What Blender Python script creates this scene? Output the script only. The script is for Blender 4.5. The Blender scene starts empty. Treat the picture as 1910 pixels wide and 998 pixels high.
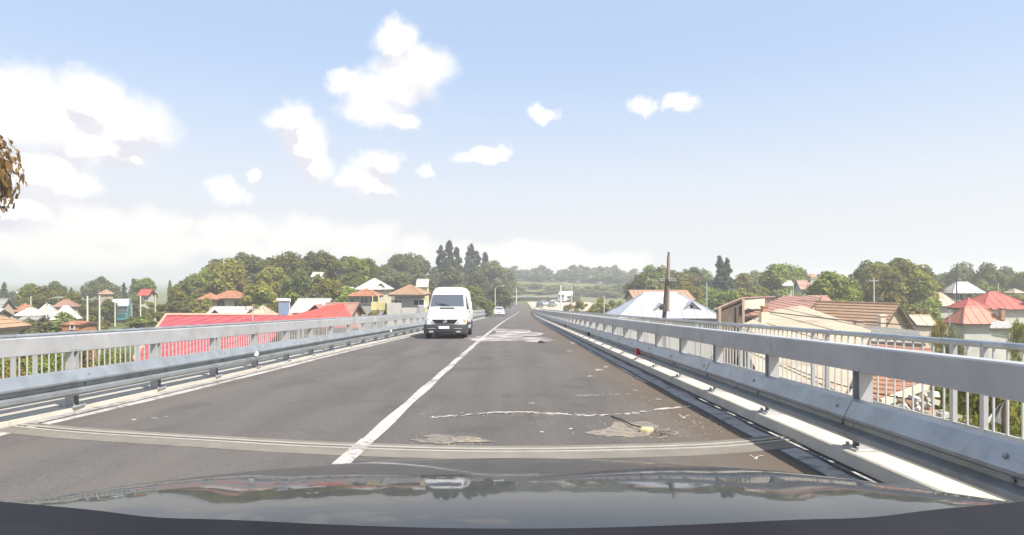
import bpy, bmesh, math, random
import numpy as np
from mathutils import Vector, Matrix

# ------------------------------------------------------------------ camera, world, sun, exposure
SC = bpy.context.scene
COL = SC.collection
F, U0, VH, ZC = 1200.0, 955.0, 525.0, 1.42        # focal length in photo pixels, centre column, horizon row, eye height

cam_d = bpy.data.cameras.new("dash_camera")
cam = bpy.data.objects.new("dash_camera", cam_d)
COL.objects.link(cam)
cam.location = (0, 0, ZC)
cam.rotation_euler = (math.radians(90), 0, 0)
cam_d.sensor_width = 36.0
cam_d.lens = 36.0 * F / 1910.0
cam_d.shift_y = (VH - 499.0) / 1910.0
cam_d.clip_start = 0.05
cam_d.clip_end = 20000
SC.camera = cam

SC.view_settings.view_transform = 'Standard'
SC.view_settings.look = 'None'
SC.view_settings.exposure = 1.08
SC.view_settings.gamma = 1.0
SC.view_settings.use_curve_mapping = False

SUN = Vector((0.58, -0.50, 1.0)).normalized()
sun_d = bpy.data.lights.new("sun", 'SUN')
sun_d.energy = 4.2
sun_d.angle = math.radians(0.5)
sun_d.color = (1.0, 0.94, 0.85)
sun = bpy.data.objects.new("sun", sun_d)
COL.objects.link(sun)
sun.rotation_euler = (-SUN).to_track_quat('-Z', 'Y').to_euler()

W = bpy.data.worlds.new("World")
SC.world = W
W.use_nodes = True
wn, wl = W.node_tree.nodes, W.node_tree.links
wn.clear()


class NT:
    """small wrapper for node building"""
    def __init__(s, tree):
        s.n, s.l = tree.nodes, tree.links

    def new(s, typ, **kw):
        nd = s.n.new(typ)
        for k, v in kw.items():
            setattr(nd, k, v)
        return nd

    def put(s, sock, v):
        if isinstance(v, bpy.types.NodeSocket):
            s.l.new(v, sock)
        elif v is not None:
            sock.default_value = v

    def math(s, op, a, b=None, c=None, clamp=False):
        nd = s.new('ShaderNodeMath', operation=op, use_clamp=clamp)
        s.put(nd.inputs[0], a)
        if b is not None: s.put(nd.inputs[1], b)
        if c is not None: s.put(nd.inputs[2], c)
        return nd.outputs[0]

    def noise(s, vec, scale, detail=4.0, rough=0.55, dist=0.0):
        nd = s.new('ShaderNodeTexNoise')
        s.put(nd.inputs['Vector'], vec)
        nd.inputs['Scale'].default_value = scale
        nd.inputs['Detail'].default_value = detail
        nd.inputs['Roughness'].default_value = rough
        nd.inputs['Distortion'].default_value = dist
        return nd.outputs['Fac'], nd.outputs['Color']

    def ramp(s, x, a, b, lo=0.0, hi=1.0, smooth=True):
        nd = s.new('ShaderNodeMapRange', interpolation_type='SMOOTHSTEP' if smooth else 'LINEAR')
        s.put(nd.inputs[0], x)
        nd.inputs[1].default_value, nd.inputs[2].default_value = a, b
        nd.inputs[3].default_value, nd.inputs[4].default_value = lo, hi
        return nd.outputs[0]

    def mix(s, f, a, b, mode='MIX'):
        nd = s.new('ShaderNodeMix', data_type='RGBA', blend_type=mode)
        s.put(nd.inputs[0], f)
        for i, v in ((6, a), (7, b)):
            if isinstance(v, tuple) and len(v) == 3: v = v + (1.0,)
            s.put(nd.inputs[i], v)
        return nd.outputs[2]

    def vmath(s, op, a, b=None):
        nd = s.new('ShaderNodeVectorMath', operation=op)
        s.put(nd.inputs[0], a)
        if b is not None: s.put(nd.inputs[1], b)
        return nd


def build_world():
    t = NT(W.node_tree)
    out = t.new('ShaderNodeOutputWorld')
    bg = t.new('ShaderNodeBackground')
    bg.inputs['Strength'].default_value = SKY_STRENGTH
    sky = t.new('ShaderNodeTexSky', sky_type='NISHITA')
    sky.sun_disc = False
    sky.sun_elevation = math.asin(SUN.z)
    sky.sun_rotation = math.atan2(SUN.x, SUN.y)
    sky.altitude = 150
    sky.air_density = 1.0
    sky.dust_density = 2.2
    sky.ozone_density = 1.2
    co = t.new('ShaderNodeTexCoord').outputs['Generated']
    d = t.vmath('NORMALIZE', co).outputs[0]
    sep = t.new('ShaderNodeSeparateXYZ'); t.l.new(d, sep.inputs[0])
    # ragged edge: direction pushed about by noise
    _, nc = t.noise(d, 13.0, 8.0, 0.62)
    off = t.vmath('SCALE', t.vmath('SUBTRACT', nc, (0.5, 0.5, 0.5)).outputs[0])
    off.inputs['Scale'].default_value = 0.07
    dd = t.vmath('ADD', d, off.outputs[0]).outputs[0]

    def field(blobs, vec):
        f = None
        for (u, v, rx, ry) in blobs:
            c = Vector(((u - U0) / F, 1.0, (VH - v) / F)).normalized()
            k = c.y                                   # pixel radii to radians near that direction
            df = t.vmath('SUBTRACT', vec, tuple(c)).outputs[0]
            m = t.vmath('MULTIPLY', df, (F / (rx * k), F / (rx * k), F / (ry * k))).outputs[0]
            ln = t.vmath('LENGTH', m).outputs['Value']
            g = t.math('SUBTRACT', 1.0, ln)
            f = g if f is None else t.math('MAXIMUM', f, g)
        return f

    # heaped clouds: (column, row, half width, half height) as directions of the photograph
    crisp = [(30, 195, 78, 74), (-10, 235, 70, 60), (75, 235, 75, 48), (105, 205, 32, 30), (165, 195, 66, 66),
             (225, 240, 88, 62), (180, 272, 110, 50), (60, 330, 110, 60), (110, 355, 70, 45), (20, 400, 90, 50),
             (-90, 290, 110, 120),
             (538, 222, 46, 38), (572, 262, 46, 44), (592, 300, 38, 32),
             (650, 155, 42, 24), (715, 165, 62, 40), (772, 135, 78, 50), (700, 205, 62, 30), (745, 225, 30, 22), (740, 75, 45, 34),
             (708, 305, 46, 28), (690, 342, 50, 30), (655, 332, 36, 22), (433, 357, 32, 24), (1015, 208, 26, 16),
             (1205, 200, 24, 17), (1270, 190, 34, 18), (895, 295, 52, 14), (935, 290, 24, 16), (803, 316, 15, 16), (476, 320, 11, 10), (690, 180, 50, 50), (255, 295, 24, 14)]
    soft = [(30, 455, 150, 60), (170, 420, 120, 48), (290, 420, 110, 46), (430, 430, 120, 42), (560, 445, 120, 44), (680, 455, 110, 44),
            (780, 460, 70, 34), (940, 480, 190, 34), (1110, 490, 150, 26), (100, 480, 300, 30), (420, 465, 300, 34)]
    fc = field(crisp, dd)
    fs = field(soft, dd)
    n5, _ = t.noise(d, 11.0, 7.0, 0.6)
    n2, _ = t.noise(d, 30.0, 6.0, 0.62)
    fup = field(crisp, t.vmath('ADD', dd, (0.0, 0.0, 0.022)).outputs[0])
    fc = t.math('ADD', fc, t.math('MULTIPLY', t.math('SUBTRACT', n2, 0.5), 0.55))
    mc = t.ramp(fc, -0.30, 0.46)
    ms = t.ramp(t.math('ADD', fs, t.math('MULTIPLY', t.math('SUBTRACT', n5, 0.5), 1.5)), -0.10, 0.62, 0.0, 0.88)
    # the same kind of fair-weather clouds over the rest of the sky
    zz = t.math('MAXIMUM', sep.outputs[2], 0.06)
    comb = t.new('ShaderNodeCombineXYZ')
    t.put(comb.inputs[0], t.math('DIVIDE', sep.outputs[0], zz)); t.put(comb.inputs[1], t.math('DIVIDE', sep.outputs[1], zz))
    n3, _ = t.noise(comb.outputs[0], 0.55, 5.0, 0.55)
    outside = t.ramp(sep.outputs[1], 0.72, 0.45)
    mo = t.math('MULTIPLY', t.ramp(n3, 0.56, 0.68), t.math('MULTIPLY', outside, t.ramp(sep.outputs[2], 0.02, 0.12)))
    # undersides: greyer where the cloud lies thick over the viewer
    n4, _ = t.noise(d, 9.0, 4.0, 0.5)
    under = t.math('MULTIPLY', t.ramp(n4, 0.36, 0.56, 0.35, 1.0), t.ramp(t.math('SUBTRACT', fup, fc), -0.12, 0.22))
    ccol = t.mix(under, (CLOUD, CLOUD, CLOUD * 1.0), (CLOUD * 0.74, CLOUD * 0.735, CLOUD * 0.79))
    scol = (CLOUD * 1.02, CLOUD * 0.965, CLOUD * 0.92)
    base = sky.outputs[0]
    base = t.mix(0.62, base, (SKYMIX[0], SKYMIX[1], SKYMIX[2]))
    hz = t.ramp(sep.outputs[2], 0.36, 0.015, 0.0, 0.92)        # pale, moist air towards the horizon all round
    base = t.mix(hz, base, (CLOUD * 0.80, CLOUD * 0.805, CLOUD * 0.81))
    col = t.mix(ms, base, scol)
    col = t.mix(mc, col, ccol)
    col = t.mix(mo, col, ccol)
    t.l.new(col, bg.inputs['Color'])
    t.l.new(bg.outputs[0], out.inputs['Surface'])


SKY_STRENGTH = 0.083
CLOUD = 6.4
SKYMIX = (3.75, 4.7, 6.35)
HAZE = 0.0014
build_world()

# ------------------------------------------------------------------ helpers
R = math.radians


def X(u, d): return (u - U0) / F * d
def Z(v, d): return ZC - (v - VH) / F * d
def P(u, v, d): return Vector((X(u, d), d, Z(v, d)))


MATS = {}


def mat(name, col, rough=0.8, metal=0.0, var=0.12, scale=4.0, bump=0.0, bscale=40.0, stain=None, stain_amt=0.0, stain_scale=1.2,
        coat=0.0, spec=0.5, trans=0.0):
    if name in MATS: return MATS[name]
    m = bpy.data.materials.new(name)
    m.use_nodes = True
    t = NT(m.node_tree)
    b = t.n['Principled BSDF']
    co = t.new('ShaderNodeTexCoord').outputs['Object']
    f, _ = t.noise(co, scale, 5.0, 0.6)
    f = t.ramp(f, 0.3, 0.7, 0, 1, False)
    lo = tuple(c * (1 - var) for c in col); hi = tuple(min(1, c * (1 + var)) for c in col)
    c = t.mix(f, lo, hi)
    if stain:
        f2, _ = t.noise(co, stain_scale, 6.0, 0.65)
        c = t.mix(t.ramp(f2, 0.5, 0.68, 0, stain_amt), c, stain)
    t.l.new(c, b.inputs['Base Color'])
    b.inputs['Roughness'].default_value = rough
    b.inputs['Metallic'].default_value = metal
    b.inputs['Specular IOR Level'].default_value = spec
    b.inputs['Coat Weight'].default_value = coat
    b.inputs['Coat Roughness'].default_value = 0.03
    if bump:
        f3, _ = t.noise(co, bscale, 3.0, 0.6)
        bn = t.new('ShaderNodeBump')
        bn.inputs['Strength'].default_value = bump
        bn.inputs['Distance'].default_value = 0.02
        t.l.new(f3, bn.inputs['Height'])
        t.l.new(bn.outputs[0], b.inputs['Normal'])
    MATS[name] = m
    return m


def leaf_mat(name, col, var=0.35):
    if name in MATS: return MATS[name]
    m = bpy.data.materials.new(name)
    m.use_nodes = True
    t = NT(m.node_tree)
    t.n.clear()
    out = t.new('ShaderNodeOutputMaterial')
    co = t.new('ShaderNodeTexCoord').outputs['Object']
    f, _ = t.noise(co, 0.55, 3.0, 0.6)
    g, _ = t.noise(co, 6.0, 2.0, 0.6)
    ff = t.math('ADD', t.math('MULTIPLY', f, 0.65), t.math('MULTIPLY', g, 0.35))
    ff = t.ramp(ff, 0.36, 0.64, 0, 1, False)
    c = t.mix(ff, tuple(x * (1 - var) for x in col), (col[0] * (1 + var * 1.3), col[1] * (1 + var), col[2] * (1 + var * 0.4)))
    oi = t.new('ShaderNodeObjectInfo').outputs['Random']
    hs = t.new('ShaderNodeHueSaturation')
    t.put(hs.inputs['Hue'], t.ramp(oi, 0, 1, 0.465, 0.515, False))
    t.put(hs.inputs['Value'], t.ramp(oi, 0, 1, 0.78, 1.3, False))
    t.l.new(c, hs.inputs['Color'])
    df = t.new('ShaderNodeBsdfDiffuse'); tr = t.new('ShaderNodeBsdfTranslucent'); mx = t.new('ShaderNodeMixShader')
    t.l.new(hs.outputs[0], df.inputs[0]); t.l.new(hs.outputs[0], tr.inputs[0])
    mx.inputs[0].default_value = 0.45
    t.l.new(df.outputs[0], mx.inputs[1]); t.l.new(tr.outputs[0], mx.inputs[2]); t.l.new(mx.outputs[0], out.inputs[0])
    MATS[name] = m
    return m


def glass_mat(name, col, rough=0.05):
    if name in MATS: return MATS[name]
    m = mat(name, col, rough, 0.0, 0.05, 2.0, spec=0.8)
    return m


class MB:
    """collects faces, then links them as ONE mesh object"""
    def __init__(s): s.v, s.f = [], []

    def face(s, pts):
        i = len(s.v); s.v += [tuple(p) for p in pts]; s.f.append(list(range(i, i + len(pts)))); return s

    def box(s, c, size, rz=0.0, rot=None):
        hx, hy, hz = size[0] / 2, size[1] / 2, size[2] / 2
        M = rot if rot is not None else Matrix.Rotation(rz, 3, 'Z')
        i = len(s.v); c = Vector(c)
        for z in (-hz, hz):
            for (x, y) in ((-hx, -hy), (hx, -hy), (hx, hy), (-hx, hy)):
                s.v.append(tuple(c + M @ Vector((x, y, z))))
        for q in ((3, 2, 1, 0), (4, 5, 6, 7), (0, 1, 5, 4), (1, 2, 6, 5), (2, 3, 7, 6), (3, 0, 4, 7)):
            s.f.append([i + k for k in q])
        return s

    def prism(s, pts, vec):
        """polygon (3D points) pushed along vec"""
        pts = [Vector(p) for p in pts]; vec = Vector(vec); n = len(pts); i = len(s.v)
        s.v += [tuple(p) for p in pts] + [tuple(p + vec) for p in pts]
        s.f.append([i + k for k in reversed(range(n))]); s.f.append([i + n + k for k in range(n)])
        for k in range(n):
            j = (k + 1) % n
            s.f.append([i + k, i + j, i + n + j, i + n + k])
        return s

    def loft(s, rings, closed=True, caps=True):
        i = len(s.v); n = len(rings[0])
        for r in rings: s.v += [tuple(p) for p in r]
        for a in range(len(rings) - 1):
            for k in range(n if closed else n - 1):
                j = (k + 1) % n
                s.f.append([i + a * n + k, i + a * n + j, i + (a + 1) * n + j, i + (a + 1) * n + k])
        if caps and closed:
            s.f.append([i + k for k in reversed(range(n))])
            b = i + (len(rings) - 1) * n
            s.f.append([b + k for k in range(n)])
        return s

    def tube(s, path, r, n=8, r2=None, caps=True):
        path = [Vector(p) for p in path]; rings = []
        for k, p in enumerate(path):
            a = path[max(k - 1, 0)]; b = path[min(k + 1, len(path) - 1)]
            t = (b - a).normalized()
            up = Vector((0, 0, 1)) if abs(t.z) < 0.9 else Vector((1, 0, 0))
            x = t.cross(up).normalized(); y = x.cross(t)
            q = r if r2 is None else r + (r2 - r) * k / (len(path) - 1)
            rings.append([p + (x * math.cos(2 * math.pi * j / n) + y * math.sin(2 * math.pi * j / n)) * q for j in range(n)])
        return s.loft(rings, True, caps)

    def lathe(s, prof, c, axis, n=20):
        """prof: (radius, along) about an axis through c"""
        c = Vector(c); a = Vector(axis).normalized()
        up = Vector((0, 0, 1)) if abs(a.z) < 0.9 else Vector((1, 0, 0))
        x = a.cross(up).normalized(); y = x.cross(a)
        rings = [[c + a * h + (x * math.cos(2 * math.pi * j / n) + y * math.sin(2 * math.pi * j / n)) * r for j in range(n)] for (r, h) in prof]
        return s.loft(rings, True, True)

    def build(s, name, m, parent=None, smooth=False, bevel=0.0):
        me = bpy.data.meshes.new(name)
        me.from_pydata(s.v, [], s.f)
        bm = bmesh.new(); bm.from_mesh(me)
        bmesh.ops.remove_doubles(bm, verts=bm.verts, dist=1e-5)
        bmesh.ops.recalc_face_normals(bm, faces=bm.faces)
        if bevel:
            bmesh.ops.bevel(bm, geom=[e for e in bm.edges], offset=bevel, segments=1, affect='EDGES', clamp_overlap=True)
        bm.to_mesh(me); bm.free()
        return link(name, me, m, parent, smooth)


def link(name, me, m, parent=None, smooth=False):
    if m is not None and not me.materials: me.materials.append(m)
    if smooth:
        me.polygons.foreach_set('use_smooth', [True] * len(me.polygons))
        try:
            me.set_sharp_from_angle(angle=R(38))
        except Exception:
            pass
    o = bpy.data.objects.new(name, me)
    COL.objects.link(o)
    if parent is not None: o.parent = parent
    return o


def tag(o, label=None, cat=None, group=None, kind=None):
    if label: o['label'] = label
    if cat: o['category'] = cat
    if group: o['group'] = group
    if kind: o['kind'] = kind
    return o


def thing(name, label, cat, loc=(0, 0, 0), rz=0.0, group=None):
    o = bpy.data.objects.new(name, None)
    o.empty_display_size = 0.2
    COL.objects.link(o)
    o.location = loc
    o.rotation_euler = (0, 0, rz)
    return tag(o, label, cat, group)


def copy_tree(o, parent=None):
    c = o.copy(); COL.objects.link(c); c.parent = parent
    for ch in list(o.children): copy_tree(ch, c)
    return c


ORD = "first second third fourth fifth sixth seventh eighth ninth tenth eleventh twelfth thirteenth fourteenth fifteenth sixteenth seventeenth eighteenth nineteenth twentieth".split()


def interp(tab, d):
    if d <= tab[0][0]: return tab[0][1]
    for (a, x), (b, y) in zip(tab, tab[1:]):
        if d <= b:
            return x + (y - x) * (d - a) / (b - a)
    return tab[-1][1]


# ------------------------------------------------------------------ the road in plan and height
def zroad(d):
    if d <= 115: return -0.04 * d
    if d <= 165:
        s = d - 115
        return -4.6 - 0.04 * s + 0.04 * s * s / 100.0
    return -5.6


def xbend(d):
    if d < 0: return 0.0
    if d <= 150: return 1.1e-4 * d * d
    s = d - 150
    return 2.475 + 0.033 * s - 0.0010 * s * s


XL = [(7, -5.92), (9, -5.78), (13, -5.62), (21, -5.5), (30, -5.25), (50, -4.8), (70, -4.6), (109, -4.5), (170, -4.3)]
XC = [(6, -1.56), (24, -1.5), (46, -1.38), (100, -1.1), (140, -0.9)]
XR = [(5, 2.62), (10, 2.58), (20, 2.55), (40, 2.5), (85, 2.25), (140, 2.15)]
def xl(d): return interp(XL, d)
def xc(d): return interp(XC, d)
def xr(d): return interp(XR, d)


def RP(off, d, h=0.0):
    """point of the deck: off metres across, d along, h above the carriageway"""
    return Vector((off + xbend(d), d, zroad(d) + min(off, 0.0) * 0.0075 + h))


def ribbon(mb, fa, fb, d0, d1, h, step=2.0, cols=1):
    n = max(1, int(round((d1 - d0) / step)))
    for k in range(n):
        a = d0 + (d1 - d0) * k / n; b = d0 + (d1 - d0) * (k + 1) / n
        for c in range(cols):
            p, q = c / cols, (c + 1) / cols
            xa0, xa1 = fa(a) + (fb(a) - fa(a)) * p, fa(a) + (fb(a) - fa(a)) * q
            xb0, xb1 = fa(b) + (fb(b) - fa(b)) * p, fa(b) + (fb(b) - fa(b)) * q
            mb.face([RP(xa0, a, h), RP(xa1, a, h), RP(xb1, b, h), RP(xb0, b, h)])
    return mb


def extrude_road(mb, f0, prof, ds, caps=True):
    rings = [[RP(f0(d) + o, d, h) for (o, h) in prof] for d in ds]
    return mb.loft(rings, True, caps)


def steps(a, b, s):
    n = max(1, int(math.ceil((b - a) / s)))
    return [a + (b - a) * k / n for k in range(n + 1)]


END = 150.0          # where the parapets stop

# ------------------------------------------------------------------ materials of the setting
def asphalt_mat():
    m = bpy.data.materials.new("asphalt"); m.use_nodes = True
    t = NT(m.node_tree); b = t.n['Principled BSDF']
    g = t.new('ShaderNodeNewGeometry').outputs['Position']
    sp = t.new('ShaderNodeSeparateXYZ'); t.l.new(g, sp.inputs[0])
    mp = t.new('ShaderNodeMapping'); mp.inputs['Scale'].default_value = (1.0, 0.12, 1.0); t.l.new(g, mp.inputs['Vector'])
    f, _ = t.noise(mp.outputs[0], 1.3, 5.0, 0.6)
    c = t.mix(t.ramp(f, 0.3, 0.7), (0.070, 0.064, 0.059), (0.100, 0.091, 0.084))
    f2, _ = t.noise(g, 90.0, 2.0, 0.6)
    c = t.mix(t.math('MULTIPLY', t.ramp(f2, 0.40, 0.72), 0.5), c, (0.20, 0.18, 0.16))
    f6, _ = t.noise(g, 38.0, 3.0, 0.7)
    c = t.mix(t.ramp(f6, 0.52, 0.66, 0, 0.55), c, (0.040, 0.036, 0.034))
    wv = t.math('SINE', t.math('MULTIPLY', t.math('ADD', sp.outputs[0], 0.15), 3.6))     # polished wheel paths
    c = t.mix(t.math('MULTIPLY', t.ramp(wv, 0.1, 1.0), t.ramp(f, 0.3, 0.65, 0.05, 0.40)), c, (0.125, 0.112, 0.100))
    f4, _ = t.noise(g, 0.9, 5.0, 0.62)
    c = t.mix(t.ramp(f4, 0.53, 0.70, 0, 0.55), c, (0.062, 0.055, 0.050))
    # earth washed against the kerb beside the camera lane
    f3, _ = t.noise(mp.outputs[0], 2.2, 6.0, 0.65)
    edge = t.math('ADD', t.ramp(sp.outputs[0], 0.2, 2.6), t.math('MULTIPLY', t.math('SUBTRACT', f3, 0.5), 1.3))
    c = t.mix(t.ramp(edge, 0.35, 1.15, 0, 0.72), c, (0.105, 0.076, 0.050))
    t.l.new(c, b.inputs['Base Color'])
    b.inputs['Roughness'].default_value = 0.85
    b.inputs['Specular IOR Level'].default_value = 0.3
    bn = t.new('ShaderNodeBump'); bn.inputs['Strength'].default_value = 0.6; bn.inputs['Distance'].default_value = 0.012
    f5, _ = t.noise(g, 75.0, 3.0, 0.6)
    t.l.new(f5, bn.inputs['Height']); t.l.new(bn.outputs[0], b.inputs['Normal'])
    return m


def paint_mat(name, col, wear_lo, wear_hi, under=(0.12, 0.105, 0.10)):
    m = bpy.data.materials.new(name); m.use_nodes = True
    t = NT(m.node_tree); b = t.n['Principled BSDF']
    g = t.new('ShaderNodeNewGeometry').outputs['Position']
    f, _ = t.noise(g, 14.0, 6.0, 0.7)
    f2, _ = t.noise(g, 1.1, 3.0, 0.6)
    s = t.math('ADD', t.math('MULTIPLY', f, 0.6), t.math('MULTIPLY', f2, 0.4))
    c = t.mix(t.ramp(s, wear_lo, wear_hi), under, col)
    t.l.new(c, b.inputs['Base Color']); b.inputs['Roughness'].default_value = 0.7
    MATS[name] = m
    return m


def ground_mat():
    m = bpy.data.materials.new("meadow_ground"); m.use_nodes = True
    t = NT(m.node_tree); b = t.n['Principled BSDF']
    g = t.new('ShaderNodeNewGeometry').outputs['Position']
    f, _ = t.noise(g, 0.06, 6.0, 0.62)
    c = t.mix(t.ramp(f, 0.38, 0.62), (0.085, 0.105, 0.035), (0.15, 0.15, 0.06))
    f2, _ = t.noise(g, 0.012, 5.0, 0.6)
    c = t.mix(t.ramp(f2, 0.5, 0.66, 0, 0.75), c, (0.19, 0.165, 0.10))
    f3, _ = t.noise(g, 1.6, 4.0, 0.65)
    c = t.mix(t.ramp(f3, 0.5, 0.75, 0, 0.5), c, (0.05, 0.07, 0.02))
    t.l.new(c, b.inputs['Base Color']); b.inputs['Roughness'].default_value = 0.95
    b.inputs['Specular IOR Level'].default_value = 0.1
    return m


M_ASPH = asphalt_mat()
M_LINE = paint_mat("white_road_paint", (0.43, 0.41, 0.375), 0.36, 0.56)
M_WORN = paint_mat("thin_worn_paint", (0.46, 0.43, 0.39), 0.44, 0.58)
M_CRACK = paint_mat("pale_crack_filler", (0.44, 0.40, 0.36), 0.30, 0.46)
M_DUST = paint_mat("dry_dust", (0.33, 0.275, 0.17), 0.42, 0.66)
M_LIME = paint_mat("pale_lime_dust", (0.52, 0.47, 0.42), 0.46, 0.60)
M_CONC = mat("cast_concrete", (0.38, 0.35, 0.30), 0.85, 0, 0.10, 2.0, 0.25, 30, (0.28, 0.25, 0.20), 0.45, 1.0)
M_KERB = mat("pale_kerb_concrete", (0.50, 0.46, 0.39), 0.85, 0, 0.09, 2.0, 0.25, 30, (0.36, 0.32, 0.26), 0.35, 1.4)
M_GUT = mat("gutter_concrete", (0.30, 0.29, 0.28), 0.85, 0, 0.22, 3.0, 0.4, 25, (0.08, 0.075, 0.075), 0.8, 5.0)
M_HEAD = mat("joint_mortar", (0.165, 0.148, 0.122), 0.9, 0, 0.16, 3.0, 0.3, 25, (0.16, 0.14, 0.11), 0.5, 1.6)
M_STEEL = mat("joint_steel", (0.36, 0.33, 0.285), 0.55, 0.2, 0.12, 6.0)
M_RUB = mat("black_rubber", (0.012, 0.012, 0.013), 0.7)
M_TAR = mat("black_bitumen", (0.018, 0.018, 0.024), 0.6, 0, 0.3, 6.0)
M_GALV = mat("galvanised_steel", (0.34, 0.365, 0.378), 0.40, 0.55, 0.16, 3.0, 0.06, 12, (0.25, 0.24, 0.225), 0.6, 2.2)
M_GALV2 = mat("dull_galvanised_steel", (0.43, 0.43, 0.43), 0.5, 0.3, 0.12, 2.0, 0.04, 10, (0.33, 0.32, 0.305), 0.6, 1.5)
M_PICK = mat("sunlit_zinc", (0.47, 0.47, 0.455), 0.5, 0.15, 0.08, 2.0)  # pickets lighter than the other steel, sunlight put into the colour
M_GRD = ground_mat()
M_DIRT = mat("dry_earth", (0.24, 0.19, 0.12), 0.95, 0, 0.25, 1.5)

# ------------------------------------------------------------------ ground
BASE = -6.5


def sm(x): x = min(1, max(0, x)); return x * x * (3 - 2 * x)


def gz(x, y):
    z = BASE
    z += 9.0 * math.exp(-((x - 10) / 75.0) ** 2 - ((y - 345) / 80.0) ** 2)         # grassy rise beyond the end of the road
    z += 5.0 * math.exp(-((x + 38) / 28.0) ** 2 - ((y - 135) / 42.0) ** 2)          # wooded bank
    z += 3.0 * sm((y - 500) / 900.0) * (0.6 + 0.4 * math.sin(x * 0.004 + 1.0))
    if y > 60:
        off = abs(x - xbend(min(y, 260)))
        k = 1 - sm((off - 9.0) / 16.0)
        if y < 250: z = z + max(0.0, (zroad(y) - 0.35) - z) * k * sm((y - 105) / 30.0)
        # flat yard beside the road where cars are parked
        if 150 < y < 240:
            q = sm((x - 2) / 4.0) * (1 - sm((x - 24) / 10.0)) * sm((y - 150) / 10.0) * (1 - sm((y - 222) / 16.0))
            z = z * (1 - q) + (-5.72) * q
    return z


def axis_pts(parts):
    out = []
    for a, b, s in parts: out += [a + (b - a) * k / max(1, round((b - a) / s)) for k in range(max(1, round((b - a) / s)))]
    return out + [parts[-1][1]]


gx = axis_pts([(-4000, -400, 300), (-400, -120, 20), (-120, -40, 6), (-40, 50, 3), (50, 130, 6), (130, 400, 20), (400, 4000, 300)])
gy = axis_pts([(-60, 60, 15), (60, 260, 4), (260, 460, 8), (460, 900, 40), (900, 5000, 300)])
gv = [(x, y, gz(x, y)) for y in gy for x in gx]
nx = len(gx)
gf = [(j * nx + i, j * nx + i + 1, (j + 1) * nx + i + 1, (j + 1) * nx + i) for j in range(len(gy) - 1) for i in range(nx - 1)]
gm = bpy.data.meshes.new("ground"); gm.from_pydata(gv, [], gf)
tag(link("ground", gm, M_GRD, None, True), kind='structure')

# low blue hills on the horizon
hm = MB(); random.seed(5)
ring = []
for k in range(60):
    a = -1.2 + 2.4 * k / 59
    r = 3300 + 200 * math.sin(k * 0.7)
    hgt = 6 + 9 * (0.5 + 0.5 * math.sin(k * 0.55 + 0.4)) + 4 * math.sin(k * 1.7)
    c = Vector((math.sin(a) * r, math.cos(a) * r, -8))
    o = Vector((math.sin(a), math.cos(a), 0))
    ring.append([c - o * 500, c - o * 120 + Vector((0, 0, hgt * 0.8)), c + Vector((0, 0, hgt)), c + o * 400])
hm.loft(ring, False, False)
tag(hm.build("hills", mat("far_hills", (0.10, 0.13, 0.08), 0.95, 0, 0.2, 0.01), None, True), kind='structure')

# ------------------------------------------------------------------ carriageway
mb = MB()
ribbon(mb, lambda d: xl(d) - 0.22, lambda d: xr(d) + 0.03, -14, 236, 0.0, 2.0, 4)
tag(mb.build("road", M_ASPH), kind='structure')
mb = MB()          # yard with parked cars, and the road that bends off beyond
for (x0, x1, y0, y1) in ((5.2, 26, 152, 222),):
    n = 14
    for k in range(n):
        a = y0 + (y1 - y0) * k / n; b = y0 + (y1 - y0) * (k + 1) / n
        mb.face([(max(x0, xbend(a) + xr(a) + 0.3), a, -5.63), (x1, a, -5.63), (x1, b, -5.63), (max(x0, xbend(b) + xr(b) + 0.3), b, -5.63)])
tag(mb.build("parking_yard", mat("pale_yard", (0.40, 0.34, 0.26), 0.9, 0, 0.1, 0.4)), kind='structure')

mb = MB(); ribbon(mb, lambda d: xr(d) + 0.03, lambda d: xr(d) + 0.39, -14, END, -0.006, 2.0)
tag(mb.build("gutter", M_GUT), kind='structure')
mb = MB(); ribbon(mb, lambda d: xl(d) - 0.40, lambda d: xl(d) - 0.22, -14, END, -0.006, 2.0)
tag(mb.build("gutter", M_GUT), kind='structure')

# bitumen bead along the kerb with sunlit gaps in the rail shadow painted as pale dashes
mb = MB(); ribbon(mb, lambda d: xr(d) + 0.27 + 0.025 * math.sin(d * 3.1), lambda d: xr(d) + 0.385, 3, 60, 0.002, 0.4)
tag(mb.build("bitumen_seal", M_TAR), kind='structure')
mb = MB(); ribbon(mb, lambda d: xr(d) - 0.02, lambda d: xr(d) + 0.035 + 0.012 * math.sin(d * 2.3), 3, 60, 0.003, 0.4)
tag(mb.build("bitumen_seal", M_TAR), kind='structure')
random.seed(3)
for k in range(9):
    a = 4.6 + k * 0.62 + random.uniform(-0.1, 0.1)
    mb = MB(); ribbon(mb, lambda d: xr(d) + 0.285, lambda d: xr(d) + 0.325, a, a + random.uniform(0.22, 0.42), 0.007, 0.2)
    tag(mb.build("paint_or_sun_fleck", M_LINE), kind='structure')

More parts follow.
